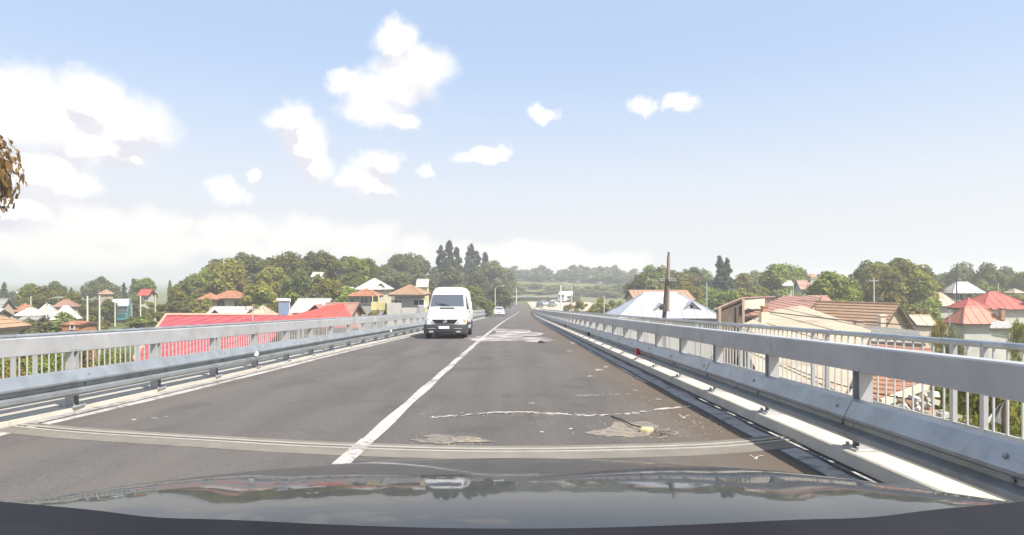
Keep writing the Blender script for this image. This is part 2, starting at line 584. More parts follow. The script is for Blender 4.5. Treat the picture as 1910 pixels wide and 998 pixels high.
# lines
mb = MB(); ribbon(mb, lambda d: xc(d) - 0.08 + 0.012 * math.sin(d * 2.1), lambda d: xc(d) + 0.08 + 0.012 * math.sin(d * 1.7 + 1), -10, 150, 0.004, 0.5)
tag(mb.build("centre_line", M_LINE), kind='structure')
mb = MB(); ribbon(mb, lambda d: xc(d) - 0.085, lambda d: xc(d) + 0.085, 5.0, 6.98, 0.0075, 0.2)
tag(mb.build("centre_line", M_LINE), kind='structure')
mb = MB(); ribbon(mb, lambda d: xl(d) - 0.09, lambda d: xl(d) + 0.09 + 0.02 * math.sin(d * 1.3), -10, 150, 0.004, 1.0)
tag(mb.build("edge_line", M_LINE), kind='structure')
mb = MB(); ribbon(mb, lambda d: xl(d) - 0.205, lambda d: xl(d) - 0.165, -10, 150, 0.004, 1.0)
tag(mb.build("edge_line", M_WORN), kind='structure')
mb = MB(); ribbon(mb, lambda d: xr(d) - 0.10, lambda d: xr(d) - 0.04, 12, 150, 0.004, 1.0)
tag(mb.build("edge_line", M_WORN), kind='structure')


# ---------------------------------------------------------------- pixel curves on the deck
def deck_pt(u, v, h=0.0):
    """where the line of sight of a photo pixel meets the carriageway (solved by a few steps)"""
    d = 1200 * 1.42 / max(4.0, (v - 573))
    for _ in range(6):
        x = X(u, d); off = x - xbend(d)
        z = zroad(d) + min(off, 0) * 0.0075
        d = F * (ZC - z) / (v - VH)
    return Vector((X(u, d), d, zroad(d) + min(X(u, d) - xbend(d), 0) * 0.0075 + h))


def smooth_curve(pts, n=6):
    out = []
    for i in range(len(pts) - 1):
        p0 = pts[max(i - 1, 0)]; p1 = pts[i]; p2 = pts[i + 1]; p3 = pts[min(i + 2, len(pts) - 1)]
        for k in range(n):
            t = k / n
            out.append(0.5 * ((2 * p1) + (p2 - p0) * t + (2 * p0 - 5 * p1 + 4 * p2 - p3) * t * t + (3 * p1 - p0 - 3 * p2 + p3) * t ** 3))
    return out + [pts[-1]]


# expansion joint: bowed across the deck
jt = [(-6.14, 7.95), (-5.0, 7.50), (-3.3, 7.0), (-1.9, 6.62), (-0.2, 6.36), (1.3, 6.45), (2.2, 6.62), (3.0, 6.95)]
jcurve = smooth_curve([Vector((a, b, 0)) for a, b in jt], 6)


def joint_strip(mb, a, b, h):
    for p, q in zip(jcurve, jcurve[1:]):
        mb.prism([RP(p.x, p.y + a, -0.02), RP(q.x, q.y + a, -0.02), RP(q.x, q.y + b, -0.02), RP(p.x, p.y + b, -0.02)], (0, 0, 0.02 + h))
    return mb


ej = thing("expansion_joint", "curved steel and mortar expansion joint crossing both lanes just ahead of the car bonnet", "expansion joint", (0, 6.4, zroad(6.4)))


def under(parent, o):
    """keep an object built in world space where it is while it becomes a part"""
    o.parent = parent
    o.matrix_parent_inverse = Matrix.LocRotScale(parent.location, parent.rotation_euler, parent.scale).inverted()
    return o


under(ej, joint_strip(MB(), -0.36, -0.085, 0.004).build("mortar_band", M_HEAD))
under(ej, joint_strip(MB(), 0.085, 0.22, 0.004).build("mortar_band", M_HEAD))
under(ej, joint_strip(MB(), -0.085, -0.030, 0.012).build("steel_edge", M_STEEL))
under(ej, joint_strip(MB(), 0.030, 0.085, 0.012).build("steel_edge", M_STEEL))
under(ej, joint_strip(MB(), -0.030, 0.030, 0.0025).build("rubber_seal", M_RUB))


def strip_px(pts, w, h, seed=1, n=5, jit=0.25):
    random.seed(seed)
    c = smooth_curve([deck_pt(u, v, h) for u, v in pts], n)
    mb = MB(); last = None
    for i, p in enumerate(c):
        q = c[min(i + 1, len(c) - 1)]; o = c[max(i - 1, 0)]
        t = (q - o); t.z = 0; t.normalize()
        nn = Vector((-t.y, t.x, 0)); ww = w * (1 + random.uniform(-jit, jit)) / 2
        s = Vector((0, random.uniform(-0.03, 0.03), 0))
        a, b = p + s - nn * ww, p + s + nn * ww
        if last: mb.face([last[0], a, b, last[1]])
        last = (a, b)
    return mb


tag(strip_px([(800, 779), (860, 775), (930, 770), (1000, 770), (1080, 774), (1140, 774), (1200, 768), (1285, 757)], 0.06, 0.004, 2, 10, 0.8).build("filled_crack", M_CRACK), kind='structure')
tag(strip_px([(800, 779), (860, 775.5), (930, 770.5), (1000, 770), (1080, 774.5), (1140, 774), (1200, 768.5), (1285, 757)], 0.016, 0.006, 4, 10, 0.9).build("crack", M_TAR), kind='structure')
tag(strip_px([(1075, 738), (1120, 737), (1175, 735)], 0.025, 0.004, 3).build("filled_crack", M_WORN), kind='structure')
tag(strip_px([(0 + 610, 868), (700, 862), (900, 863), (1100, 866), (1300, 872)], 0.03, 0.004, 5).build("filled_crack", M_TAR), kind='structure')


def blotch(name, cu, cv, ru, rv, m, seed, h=0.004, n=28):
    random.seed(seed); ph = [random.uniform(0, 6.28) for _ in range(4)]
    pts = []
    for k in range(n):
        a = 2 * math.pi * k / n
        r = 1 + 0.16 * math.sin(3 * a + ph[0]) + 0.12 * math.sin(5 * a + ph[1]) + 0.1 * math.sin(9 * a + ph[2]) + random.uniform(-0.08, 0.08)
        pts.append(deck_pt(cu + ru * r * math.cos(a), cv + rv * r * math.sin(a), h))
    c = sum(pts, Vector()) / n
    mb = MB()
    for k in range(n): mb.face([c, pts[k], pts[(k + 1) % n]])
    return tag(mb.build(name, m), kind='structure')


blotch("dust_patch", 838, 820, 66, 8, M_DUST, 1)
blotch("dust_patch", 1180, 803, 68, 15, M_DUST, 2)
blotch("dust_patch", 1235, 808, 26, 9, M_DUST, 7)
blotch("lime_patch", 935, 632, 68, 5, M_LIME, 3)
blotch("lime_patch", 960, 622, 45, 8, M_LIME, 4, 0.0045)
blotch("lime_patch", 1000, 634, 30, 4, M_LIME, 8, 0.005)
random.seed(11)
for (u, v) in ((1100, 702), (1185, 728), (1228, 745), (990, 752), (1062, 655), (1130, 684), (1070, 640), (1118, 690),
               (250, 783), (290, 780), (310, 777), (1010, 806), (1065, 800), (1340, 802)):
    blotch("paint_or_sun_fleck", u, v, random.uniform(3, 9), random.uniform(0.8, 1.8), M_WORN, u, 0.004, 10)
for (pts) in ([(1266, 773), (1275, 780)], [(1275, 780), (1285, 774)], [(1398, 849), (1410, 856)], [(1410, 856), (1421, 849)]):
    tag(strip_px(pts, 0.02, 0.005, 9, 3, .5).build("spray_mark", M_CRACK), kind='structure')

# a piece of rubble with a twig behind it, and a dark scrap farther on
mb = MB(); c = deck_pt(1206, 806)
mb.loft([[c + Vector((a * s, b * s * 0.7, h)) for a, b in ((-.075, -.04), (0, -.06), (.07, -.03), (.085, .03), (.01, .06), (-.08, .035))] for s, h in ((1, 0.002), (1.05, 0.03), (0.75, 0.055))])
tag(mb.build("stone", mat("broken_mortar", (0.42, 0.37, 0.22), 0.9, 0, 0.2, 8)), "flat yellowish chunk of broken mortar lying on the dusty patch in the lane", "stone")
mb = MB(); mb.tube([deck_pt(1140, 778, 0.012), deck_pt(1160, 786, 0.02), deck_pt(1178, 797, 0.03), deck_pt(1196, 803, 0.035)], 0.008, 6)
tag(mb.build("wire", M_RUB), "thin dark bent wire lying on the lane, ending at the chunk of mortar", "wire")
mb = MB(); c = deck_pt(1009, 640)
mb.loft([[c + Vector((a * s, b * s, h)) for a, b in ((-.14, -.1), (.05, -.14), (.16, .02), (.03, .12), (-.12, .09))] for s, h in ((1, 0.004), (0.8, 0.07), (0.3, 0.10))])
tag(mb.build("litter_scrap", M_TAR), "small dark scrap of litter on the lane beside the pale dust smear", "litter")

# ------------------------------------------------------------------ kerbs, footways, deck
kr = thing("kerb", None, None, (3, 0, 0)); tag(kr, kind='structure')
random.seed(4)
for k in range(78):
    a = -6 + 2.0 * k + 0.004; b = a + 1.992
    mb = MB(); j = random.uniform(-0.004, 0.004)
    extrude_road(mb, xr, [(0.39 + j, -0.12), (0.395 + j, 0.118), (0.41 + j, 0.13), (0.80, 0.13), (0.80, -0.12)], [a, b])
    under(kr, mb.build("kerb_stone", M_KERB))
kl = thing("kerb", None, None, (-6, 0, 0)); tag(kl, kind='structure')
for k in range(78):
    a = -6 + 2.0 * k + 0.004; b = a + 1.992
    mb = MB(); j = random.uniform(-0.004, 0.004)
    extrude_road(mb, xl, [(-0.40 + j, -0.12), (-0.405 + j, 0.05), (-0.42 + j, 0.06), (-0.66, 0.06), (-0.66, -0.12)], [a, b])
    under(kl, mb.build("kerb_stone", M_KERB))
mb = MB(); extrude_road(mb, xr, [(0.80, -0.3), (0.80, 0.126), (2.05, 0.126), (2.05, -0.3)], steps(-14, END, 2))
tag(mb.build("footway", M_CONC), kind='structure')
mb = MB(); extrude_road(mb, xl, [(-0.66, -0.3), (-0.66, 0.056), (-1.98, 0.056), (-1.98, -0.3)], steps(-14, END, 2))
tag(mb.build("footway", M_CONC), kind='structure')

br = thing("bridge", "long concrete bridge deck on piers carrying the road down to the town", "bridge", (0, 0, BASE))
mb = MB()
for d in [steps(-14, END, 2)]:
    rings = [[RP(xl(y) - 2.1, y, -0.08), RP(xl(y) - 2.1, y, -0.95), RP(xl(y) + 0.6, y, -1.3), RP(xr(y) - 0.6, y, -1.3), RP(xr(y) + 2.15, y, -0.95), RP(xr(y) + 2.15, y, -0.08),
              RP(xr(y) + 0.6, y, -0.14), RP(0, y, -0.14), RP(xl(y) - 0.5, y, -0.14)] for y in d]
    mb.loft(rings)
under(br, mb.build("deck_slab", M_CONC))
for y in (-8, 14, 36, 58, 80, 102):
    for s in (-4.2, 1.2):
        mb = MB(); zt = zroad(y) - 1.2
        mb.lathe([(0.6, BASE - 1), (0.6, zt)], (s + xbend(y), y, 0), (0, 0, 1), 16)
        under(br, mb.build("pier", M_CONC, None, True))

# ------------------------------------------------------------------ parapet with guard beam and box rail
WB = [(0.0, .228), (-.010, .240), (-.078, .272), (-.078, .318), (-.006, .352), (-.006, .392), (-.086, .428), (-.088, .452), (-.028, .578), (-.020, .590), (0.085, .592), (0.085, .578), (-.010, .574),
      (-.070, .448), (-.068, .434), (.010, .398), (.010, .346), (-.062, .312), (-.062, .280), (.004, .250), (.012, .236)]


M_STEELB = mat("bolt_steel", (0.30, 0.29, 0.28), 0.5, 0.5)


def post_mesh(sgn, low):
    """H section standing on the kerb: origin at its foot"""
    mb = MB(); t = 0.010
    top = 0.88 - low
    mb.box((0, -0.055, top / 2 + 0.01), (0.12, t, top)); mb.box((0, 0.055, top / 2 + 0.01), (0.12, t, top)); mb.box((0, 0, top / 2 + 0.01), (t, 0.10, top))
    return mb


def foot_mesh():
    mb = MB(); mb.box((0, 0, 0.010), (0.24, 0.24, 0.020))
    for a in (-.09, .09):
        for b in (-.09, .09): mb.lathe([(0.016, 0.018), (0.016, 0.05)], (a, b, 0), (0, 0, 1), 6)
    return mb


def parapet(label, side, first_post, refl):
    fo = (lambda d: xr(d) + 0.56) if side > 0 else (lambda d: xl(d) - 0.50)
    kz = 0.13 if side > 0 else 0.06
    t = thing("guardrail", label, "guardrail", RP(fo(6), 6, kz))
    flip = 1 if side > 0 else -1
    # posts share their mesh
    pm = post_mesh(1, kz).build("post", M_GALV2, None, False); fm = foot_mesh().build("base_plate", M_GALV2)
    sm_ = MB().box((0, 0, 0), (0.10, 0.10, 0.16)).build("spacer", M_GALV2)
    d = first_post; firsttime = True
    while d < END:
        if firsttime: po, fo_, so = pm, fm, sm_
        else:
            po, fo_, so = pm.copy(), fm.copy(), sm_.copy()
            for o in (po, fo_, so): COL.objects.link(o)
        firsttime = False
        po.location = RP(fo(d), d, kz)
        under(t, po)
        fo_.parent = po
        so.parent = po; so.location = (-flip * 0.095, 0, 0.40 - kz)
        d += 2.0
    # guard beam: two-metre lengths whose ends lap over each other
    d = first_post - 4 * 2; k = 0
    while d < END:
        mb = MB(); lap = 0.004 * (k % 2)
        prof = [((o - 0.14 - lap) * flip if True else 0, h + (0 if side > 0 else -0.005) + lap * 0.5) for (o, h) in WB]
        base = fo
        rings = [[RP(base(y) + o, y, h) for (o, h) in prof] for y in (d - 0.12, d + 1.0, d + 2.02)]
        mb.loft(rings)
        gb = under(t, mb.build("guard_beam", M_GALV, None, False))
        if -2 < d < 36:
            for hh, oo in ((.372, .150), (.52, .196)):                       # lap bolts
                mb = MB(); mb.lathe([(.019, 0), (.019, .012), (.008, .018)], RP(fo(d) - oo * flip, d + .06, hh), (-flip, 0, .25 if hh > .4 else 0), 6)
                mb.build("bolt", M_STEELB, gb)
        d += 2.0; k += 1
    # box rail in six-metre lengths with a thin lip on top
    d = first_post - 8; k = 0
    while d < END:
        e = min(d + 5.985, END + 1)
        a, b = (0.835, 1.07)
        mb = MB(); extrude_road(mb, fo, [(o * flip, h) for (o, h) in ((-0.05, a), (-0.058, a + 0.008), (-0.058, b - 0.012), (-0.05, b), (0.09, b), (0.098, b - 0.01), (0.098, a + 0.008), (0.09, a))], steps(d, e, 2))
        bx = under(t, mb.build("box_rail", M_GALV2))
        if d < 60:
            mb = MB(); extrude_road(mb, fo, [(o * flip, h) for (o, h) in ((-.0615, a + .03), (-.0615, b - .03), (-.057, b - .03), (-.057, a + .03))], [d - .11, d + .11])
            mb.build("splice_plate", M_GALV2, bx)
        d += 6.0; k += 1
    for (dd, m, nm) in refl:
        mb = MB(); c = RP(fo(dd) - 0.222 * flip, dd, 0.40)
        mb.box(c - Vector((0.02 * flip, 0, 0)), (0.10, 0.03, 0.15)) if nm == 'red_reflector' else mb.lathe([(0.055, -0.012), (0.055, 0.012), (0.03, 0.02)], c, (-flip * 0.7, -1, 0.1), 12)
        under(t, mb.build("reflector", m))
    return t


M_RED = mat("red_reflector", (0.55, 0.02, 0.03), 0.3)
M_WHT = mat("white_reflector", (0.8, 0.8, 0.78), 0.3)
parapet("galvanised guardrail with box rail and red reflector along the earth-stained lane", 1, 3.88 - 0.05, [(14.8, M_RED, 'red_reflector'), (24.5, M_RUB, 'red_reflector'), (36, M_RED, 'red_reflector')])
parapet("galvanised guardrail with white reflectors along the oncoming lane beside the van", -1, 5.16, [(14.7, M_WHT, 'w'), (29.0, M_WHT, 'w'), (44, M_WHT, 'w')])

# ------------------------------------------------------------------ pedestrian railings
def ped_railing(label, side, post0, pick):
    fo = (lambda d: xr(d) + 1.86) if side > 0 else (lambda d: xl(d) - 1.78)
    kz = 0.126 if side > 0 else 0.056
    top = 1.10 if side > 0 else 1.06
    t = thing("pedestrian_railing", label, "railing", RP(fo(6), 6, kz))
    # handrail tube and bottom bar, three-metre lengths
    d = post0 - 9
    while d < END:
        e = min(d + 2.99, END)
        mb = MB(); mb.tube([RP(fo(y), y, top - 0.03) for y in steps(d, e, 1.5)], 0.034, 8)
        under(t, mb.build("handrail", M_GALV, None, True))
        mb = MB(); extrude_road(mb, fo, [(-.015, kz + .10), (-.015, kz + .14), (.015, kz + .14), (.015, kz + .10)], steps(d, e, 1.5))
        under(t, mb.build("bottom_bar", M_GALV2))
        d += 3.0
    pm = MB().box((0, 0, (top - kz - .05) / 2), (0.045, 0.055, top - kz - .05)).build("post", M_GALV2)
    first = True; d = post0 - 6
    posts = []
    while d < END:
        for q in (0.0, 0.42):
            o = pm if first else pm.copy()
            if not first: COL.objects.link(o)
            first = False
            o.location = RP(fo(d + q), d + q, kz); under(t, o); posts.append(d + q)
        d += 3.0
    hgt = top - kz - 0.17
    pk = MB().box((0, 0, hgt / 2), (0.016, 0.016, hgt)).build("picket", M_PICK)
    first = True; n = 0; rest = MB(); d = 3.6
    while d < END:
        if min(abs(d - p) for p in posts) > 0.06:
            p = RP(fo(d), d, kz + 0.12)
            if n < 290:
                o = pk if first else pk.copy()
                if not first: COL.objects.link(o)
                first = False
                o.location = p; under(t, o); n += 1
            else:
                rest.box(p + Vector((0, 0, hgt / 2)), (0.016, 0.016, hgt))
        d += pick
    tag(under(t, rest.build("far_pickets", M_PICK)), kind='stuff')
    return t


ped_railing("thin picketed footway railing in front of the silver-roofed and tan-roofed houses", 1, 6.1, 0.17)
ped_railing("thin picketed footway railing in front of the long crimson roof", -1, 6.7, 0.148)

# loose grit shed by the patches and the crack
random.seed(77); gm_ = MB()
for (cu, cv, ru, rv, n) in ((838, 821, 75, 9, 150), (1180, 803, 80, 17, 220), (1000, 772, 210, 5, 120), (1290, 790, 60, 30, 120), (1180, 720, 80, 40, 90)):
    for k in range(n):
        u, v = cu + random.gauss(0, .5) * ru, cv + random.gauss(0, .5) * rv
        if v < 640: continue
        p = deck_pt(u, v, 0.0); s_ = random.uniform(.004, .013)
        q = [p + Vector((math.cos(a) * s_ * random.uniform(.7, 1.2), math.sin(a) * s_ * random.uniform(.7, 1.2), 0)) for a in (0, 1.6, 3.1, 4.7)]
        t_ = p + Vector((0, 0, s_ * .9))
        for i in range(4): gm_.face([q[i], q[(i + 1) % 4], t_])
tag(gm_.build("grit", mat("sandy_grit", (0.25, 0.215, 0.155), 0.95, 0, 0.4, 30)), kind='stuff')

# ------------------------------------------------------------------ vehicles
M_WPAINT = mat("white_car_paint", (0.70, 0.70, 0.68), 0.35, 0, 0.03, 1.0, 0, 1, (0.55, 0.53, 0.48), 0.35, 2.0, coat=0.4)
M_BUMP = mat("dark_grey_plastic", (0.035, 0.033, 0.035), 0.65, 0, 0.15, 6)
M_GLASS = glass_mat("dark_car_glass", (0.075, 0.085, 0.105), 0.04)  # base lifted to grey-blue, painting in some reflected sky
M_TYRE = mat("tyre_rubber", (0.02, 0.02, 0.02), 0.85)
M_RIM = mat("wheel_steel", (0.42, 0.42, 0.43), 0.4, 0.5)
M_LAMP = mat("headlight_glass", (0.42, 0.45, 0.48), 0.08, 0.3, 0.05, 10)
M_PLATE = mat("plate_white", (0.78, 0.78, 0.78), 0.5)
M_PLATE_INK = mat("plate_ink", (0.05, 0.05, 0.06), 0.6)
M_EU = mat("plate_blue", (0.02, 0.08, 0.40), 0.5)
M_CHROME = mat("chrome", (0.75, 0.75, 0.76), 0.15, 1.0)
M_AMBER = mat("amber_lens", (0.8, 0.28, 0.03), 0.3)


def wheel(parent, x, y, r, w, sgn):
    ty = MB(); ty.lathe([(r * .70, -w / 2), (r * .93, -w / 2), (r, -w * .36), (r, w * .36), (r * .93, w / 2), (r * .70, w / 2)], (x, y, r), (1, 0, 0), 24)
    root = ty.build("wheel", M_TYRE, parent, True)
    rm = MB(); o = sgn * w / 2
    rm.lathe([(r * .70, o - sgn * 0.05), (r * .70, o - sgn * 0.005), (r * .62, o - sgn * .01), (r * .5, o - sgn * .05), (r * .2, o - sgn * .02), (r * .12, o + sgn * .005), (r * .02, o + sgn * .006)], (x, y, r), (1, 0, 0), 20)
    rm.build("rim", M_RIM, root, True)
    return root


def section(w_low, w_belt, w_top, zb, zbelt, zt, y, r=0.12, n_belt=None):
    """closed section of a van body, mirror symmetric"""
    h = []
    h += [(w_low * .93, zb), (w_low, zb + 0.08), (w_belt, zbelt)]
    rr = min(r, (zt - zbelt) * 0.45, w_top * 0.5)
    h += [(w_top + (w_belt - w_top) * 0.12, zt - rr), (w_top - rr * .12, zt - rr * .55), (w_top - rr * .45, zt - rr * .16), (w_top - rr, zt), (w_top * 0.5, zt + 0.012)]
    L = [(-a, b) for a, b in h]
    return [Vector((a, y, b)) for a, b in L] + [Vector((a, y, b)) for a, b in reversed(h)]


def make_van():
    t = thing("van", "white high-roofed delivery van coming towards the camera beside the centre line", "van")
    # nose towards -y; y = 0 at the bumper
    S = [  # y, half width low, belt, top, bottom, belt z, top z
        (0.06, 0.80, 0.84, 0.78, 0.34, 0.62, 0.86, .10),
        (0.12, 0.86, 0.90, 0.83, 0.34, 0.66, 0.99, .12),
        (0.30, 0.90, 0.935, 0.86, 0.34, 0.72, 1.11, .12),
        (0.62, 0.93, 0.955, 0.88, 0.34, 0.80, 1.22, .12),
        (0.98, 0.94, 0.965, 0.885, 0.34, 0.90, 1.335, .12),
        (1.06, 0.94, 0.965, 0.87, 0.34, 1.02, 1.45, .12),
        (1.62, 0.95, 0.968, 0.79, 0.34, 1.20, 2.07, .13),
        (1.78, 0.95, 0.968, 0.785, 0.34, 1.20, 2.22, .16),
        (2.10, 0.95, 0.968, 0.79, 0.34, 1.20, 2.36, .20),
        (2.60, 0.95, 0.968, 0.80, 0.34, 1.20, 2.43, .22),
        (4.30, 0.95, 0.968, 0.80, 0.34, 1.20, 2.44, .22),
        (5.50, 0.95, 0.966, 0.79, 0.36, 1.20, 2.42, .22),
        (5.62, 0.92, 0.94, 0.76, 0.40, 1.20, 2.36, .22)]
    mb = MB(); mb.loft([section(b, c, d, e, f, g, a, r) for (a, b, c, d, e, f, g, r) in S])
    body = mb.build("body", M_WPAINT, t, True)
    # windscreen: lies on the sloping face
    def slope(z): return 1.06 + (z - 1.45) / (2.07 - 1.45) * 0.56
    mb = MB(); n = Vector((0, -0.74, 0.67)) * 0.012
    pts = []
    for (x, z) in ((-.80, 1.46), (.80, 1.46), (.735, 2.02), (.70, 2.045), (-.70, 2.045), (-.735, 2.02)):
        pts.append(Vector((x, slope(z), z)) + n)
    mb.prism(pts, -n * 2.2)
    ws = mb.build("windscreen", M_GLASS, t)
    mb = MB()
    for s in (-1, 1):
        mb.tube([Vector((s * .10, slope(1.48), 1.48)) + n * 3, Vector((s * .10 - .42, slope(1.60), 1.60)) + n * 3], 0.012, 5)
    mb.build("wiper", M_RUB, ws)
    MB().prism([(-.36, .99, 1.335), (.36, .99, 1.335), (.34, 1.05, 1.43), (-.34, 1.05, 1.43)], (0, -0.03, 0.012)).build("air_intake", M_BUMP, t)
    # bumper wraps round the nose
    mb = MB(); rings = []
    for (x, y) in ((-.985, .95), (-.985, .45), (-.965, .22), (-.88, .07), (-.66, -.01), (0, -.045), (.66, -.01), (.88, .07), (.965, .22), (.985, .45), (.985, .95)):
        v = Vector((x, y, 0)); o = Vector((x * .06, (y - .5) * .06, 0)) * 0.6
        i = Vector((-x * .12, (.5 - y) * .14 if abs(x) < .9 else 0, 0))
        rings.append([v + Vector((0, 0, .22)), v + o + Vector((0, 0, .30)), v + o + Vector((0, 0, .56)), v + Vector((0, 0, .66)), v + i + Vector((0, 0, .66)), v + i + Vector((0, 0, .22))])
    mb.loft(rings)
    bp = mb.build("bumper", M_BUMP, t, True)
    MB().box((0, -0.062, 0.34), (0.78, 0.03, 0.05)).build("air_slot", M_RUB, bp)
    for s in (-1, 1):
        MB().prism([(s * .42, -.058, .46), (s * .78, -.02, .46), (s * .78, -.02, .49), (s * .42, -.058, .49)], (0, -0.012, 0)).build("moulding", M_RIM, bp)
        MB().box((s * .62, -.035, .33), (.20, .05, .08)).build("fog_light", M_LAMP, bp)
    # grille with slats and star badge
    g = MB(); g.prism([(-.44, .062, .69), (.44, .062, .69), (.60, .085, .885), (-.60, .085, .885)], (0, -0.03, 0))
    gr = g.build("grille", M_BUMP, t)
    for k in range(4):
        z = .715 + .045 * k; w = .45 + .034 * k
        MB().box((0, .035, z), (2 * w - .03, .02, .014)).build("slat", M_RUB, gr)
    b = MB(); c = Vector((0, .018, .80)); ring = [c + Vector((.085 * math.cos(a), 0, .085 * math.sin(a))) for a in [2 * math.pi * k / 20 for k in range(21)]]
    b.tube(ring, 0.010, 6)
    for k in range(3):
        a = math.pi / 2 + 2 * math.pi * k / 3
        b.tube([c, c + Vector((.082 * math.cos(a), 0, .082 * math.sin(a)))], 0.016, 6, 0.005)
    b.build("badge", M_CHROME, gr, True)
    for s in (-1, 1):
        mb = MB(); mb.prism([(s * .50, .062, .70), (s * .87, .115, .71), (s * .885, .135, .88), (s * .84, .13, .925), (s * .62, .098, .915)], (0, -0.03, 0.004))
        hl = mb.build("headlight", M_LAMP, t, False)
        MB().prism([(s * .85, .10, .72), (s * .93, .26, .74), (s * .935, .28, .86), (s * .885, .13, .88)], (s * .012, -.012, 0)).build("indicator", M_AMBER, hl)
    pl = MB().box((-.06, -.072, .52), (.52, .012, .115)).build("number_plate", M_PLATE, t)
    MB().box((-.30, -.0795, .52), (.04, .003, .108)).build("blue_band", M_EU, pl)
    mb = MB(); random.seed(8)
    for k in range(8):
        if k == 2: continue
        mb.box((-.245 + k * .056, -.0795, .52), (.028, .003, .062))
    mb.build("lettering", mat("faded_plate_ink", (0.45, 0.35, 0.40), 0.7), pl)
    # cab side: door with two-piece window, mirror, moulding, wheels
    for s in (-1, 1):
        def side(y, z):
            w = 0.968 + (0.79 - 0.968) * max(0, (z - 1.20)) / (2.2 - 1.20) * 0.97
            return Vector((s * (w + .006), y, z))
        mb = MB(); mb.prism([side(1.30, 1.34), side(1.52, 1.34), side(1.52, 1.86), side(1.47, 1.80)], (-s * .02, 0, 0)); mb.build("quarter_window", M_GLASS, t)
        mb = MB(); mb.prism([side(1.58, 1.34), side(2.36, 1.34), side(2.36, 1.98), side(1.72, 2.0), side(1.58, 1.90)], (-s * .02, 0, 0)); mb.build("side_window", M_GLASS, t)
        mb = MB()
        for y in (1.27, 2.44): mb.prism([side(y, .55), side(y + .014, .55), side(y + .014, 1.3), side(y, 1.3)], (-s * .004, 0, 0))
        mb.build("door_seam", M_BUMP, t)
        MB().box((s * .985, 2.30, 1.22), (.03, .20, .045)).build("door_handle", M_BUMP, t)
        mb = MB(); mb.box((s * 1.07, 1.28, 1.54), (.14, .09, .28), 0.2 * s)
        mi = mb.build("mirror", M_WPAINT, t, False, 0.02)
        MB().box((s * 1.00, 1.30, 1.42), (.14, .05, .05)).build("mirror_arm", M_BUMP, mi)
        MB().box((s * .975, 3.2, .66), (.02, 2.6, .10)).build("side_moulding", M_BUMP, t)
        mb = MB()     # wheel arch lip as a dark recess round the tyre
        for yy in (0.98, 4.35):
            arc = [Vector((s * .962, yy + .43 * math.cos(a), .36 + .43 * math.sin(a))) for a in [math.pi * k / 12 for k in range(13)]]
            mb.tube(arc, 0.035, 6)
        mb.build("wheel_arch", M_BUMP, t)
        wheel(t, s * .855, 0.98, .345, .23, s); wheel(t, s * .855, 4.35, .345, .23, s)
    MB().box((0, 2.9, .33), (1.6, 4.9, .10)).build("underbody", M_RUB, t)
    return t


van = make_van()
VD = 29.3
vx = X(829, VD) + 0.02
van.location = (vx, VD, zroad(VD) + min(vx - xbend(VD), 0) * .0075)
van.rotation_euler = (math.atan(-0.04), 0, R(2.0))
van.rotation_euler = (-math.atan(0.04), 0, R(0.3))


def make_car(name, label, paint, group=None):
    """small hatchback, nose towards -y"""
    t = thing(name, label, "car", group=group)
    S = [(0.0, .66, .72, .66, .28, .50, .66, .08), (.10, .78, .82, .74, .24, .54, .78, .10), (.45, .82, .85, .76, .22, .60, .90, .10), (.95, .84, .86, .77, .22, .66, .99, .08),
         (3.75, .83, .85, .76, .24, .70, 1.0, .10), (3.95, .78, .80, .72, .30, .68, .92, .1)]
    mb = MB(); mb.loft([section(b, c, d, e, f, g, a, r) for (a, b, c, d, e, f, g, r) in S])
    mb.build("body", paint, t, True)
    mb = MB()
    C = [(.98, .74, .985), (1.72, .60, 1.44), (2.2, .585, 1.50), (3.1, .585, 1.47), (3.82, .68, 1.0)]
    mb.loft([[Vector((-.76, y, .97)), Vector((-w, y, z)), Vector((w, y, z)), Vector((.76, y, .97))] for (y, w, z) in C])
    mb.build("cabin", paint, t, True)
    mb = MB(); n = Vector((0, -.53, .85)) * .012
    mb.prism([Vector((-.66, 1.06, 1.03)) + n, Vector((.66, 1.06, 1.03)) + n, Vector((.55, 1.66, 1.40)) + n, Vector((-.55, 1.66, 1.40)) + n], -n * 2)
    mb.build("windscreen", M_GLASS, t)
    for s in (-1, 1):
        mb = MB(); mb.prism([(s * .755, 1.30, 1.03), (s * .755, 3.45, 1.03), (s * .625, 3.10, 1.40), (s * .625, 1.80, 1.40)], (s * .014, 0, .003)); mb.build("side_window", M_GLASS, t)
        mb = MB(); mb.prism([(s * .50, .02, .60), (s * .74, .10, .62), (s * .76, .16, .74), (s * .56, .06, .72)], (0, -.04, .006)); mb.build("headlight", M_LAMP, t)
        MB().box((s * .92, 1.35, 1.02), (.14, .08, .11)).build("mirror", paint, t)
        wheel(t, s * .74, .75, .30, .19, s); wheel(t, s * .74, 3.15, .30, .19, s)
    MB().box((0, .005, .62), (.62, .05, .09)).build("grille", M_BUMP, t)
    MB().box((0, .0, .34), (1.2, .07, .14)).build("air_slot", M_BUMP, t)
    MB().box((0, -.035, .46), (.50, .012, .11)).build("number_plate", M_PLATE, t)
    MB().box((0, 2, .27), (1.4, 3.4, .06)).build("underbody", M_RUB, t)
    return t


car = make_car("parked_car", "small white hatchback approaching far down the road behind the van", M_WPAINT)
car.name = "oncoming_car"
CD = 100.0
cx = X(931, CD)
car.location = (cx, CD, zroad(CD) - 0.015)
car.rotation_euler = (-math.atan(0.04), 0, R(1.5))

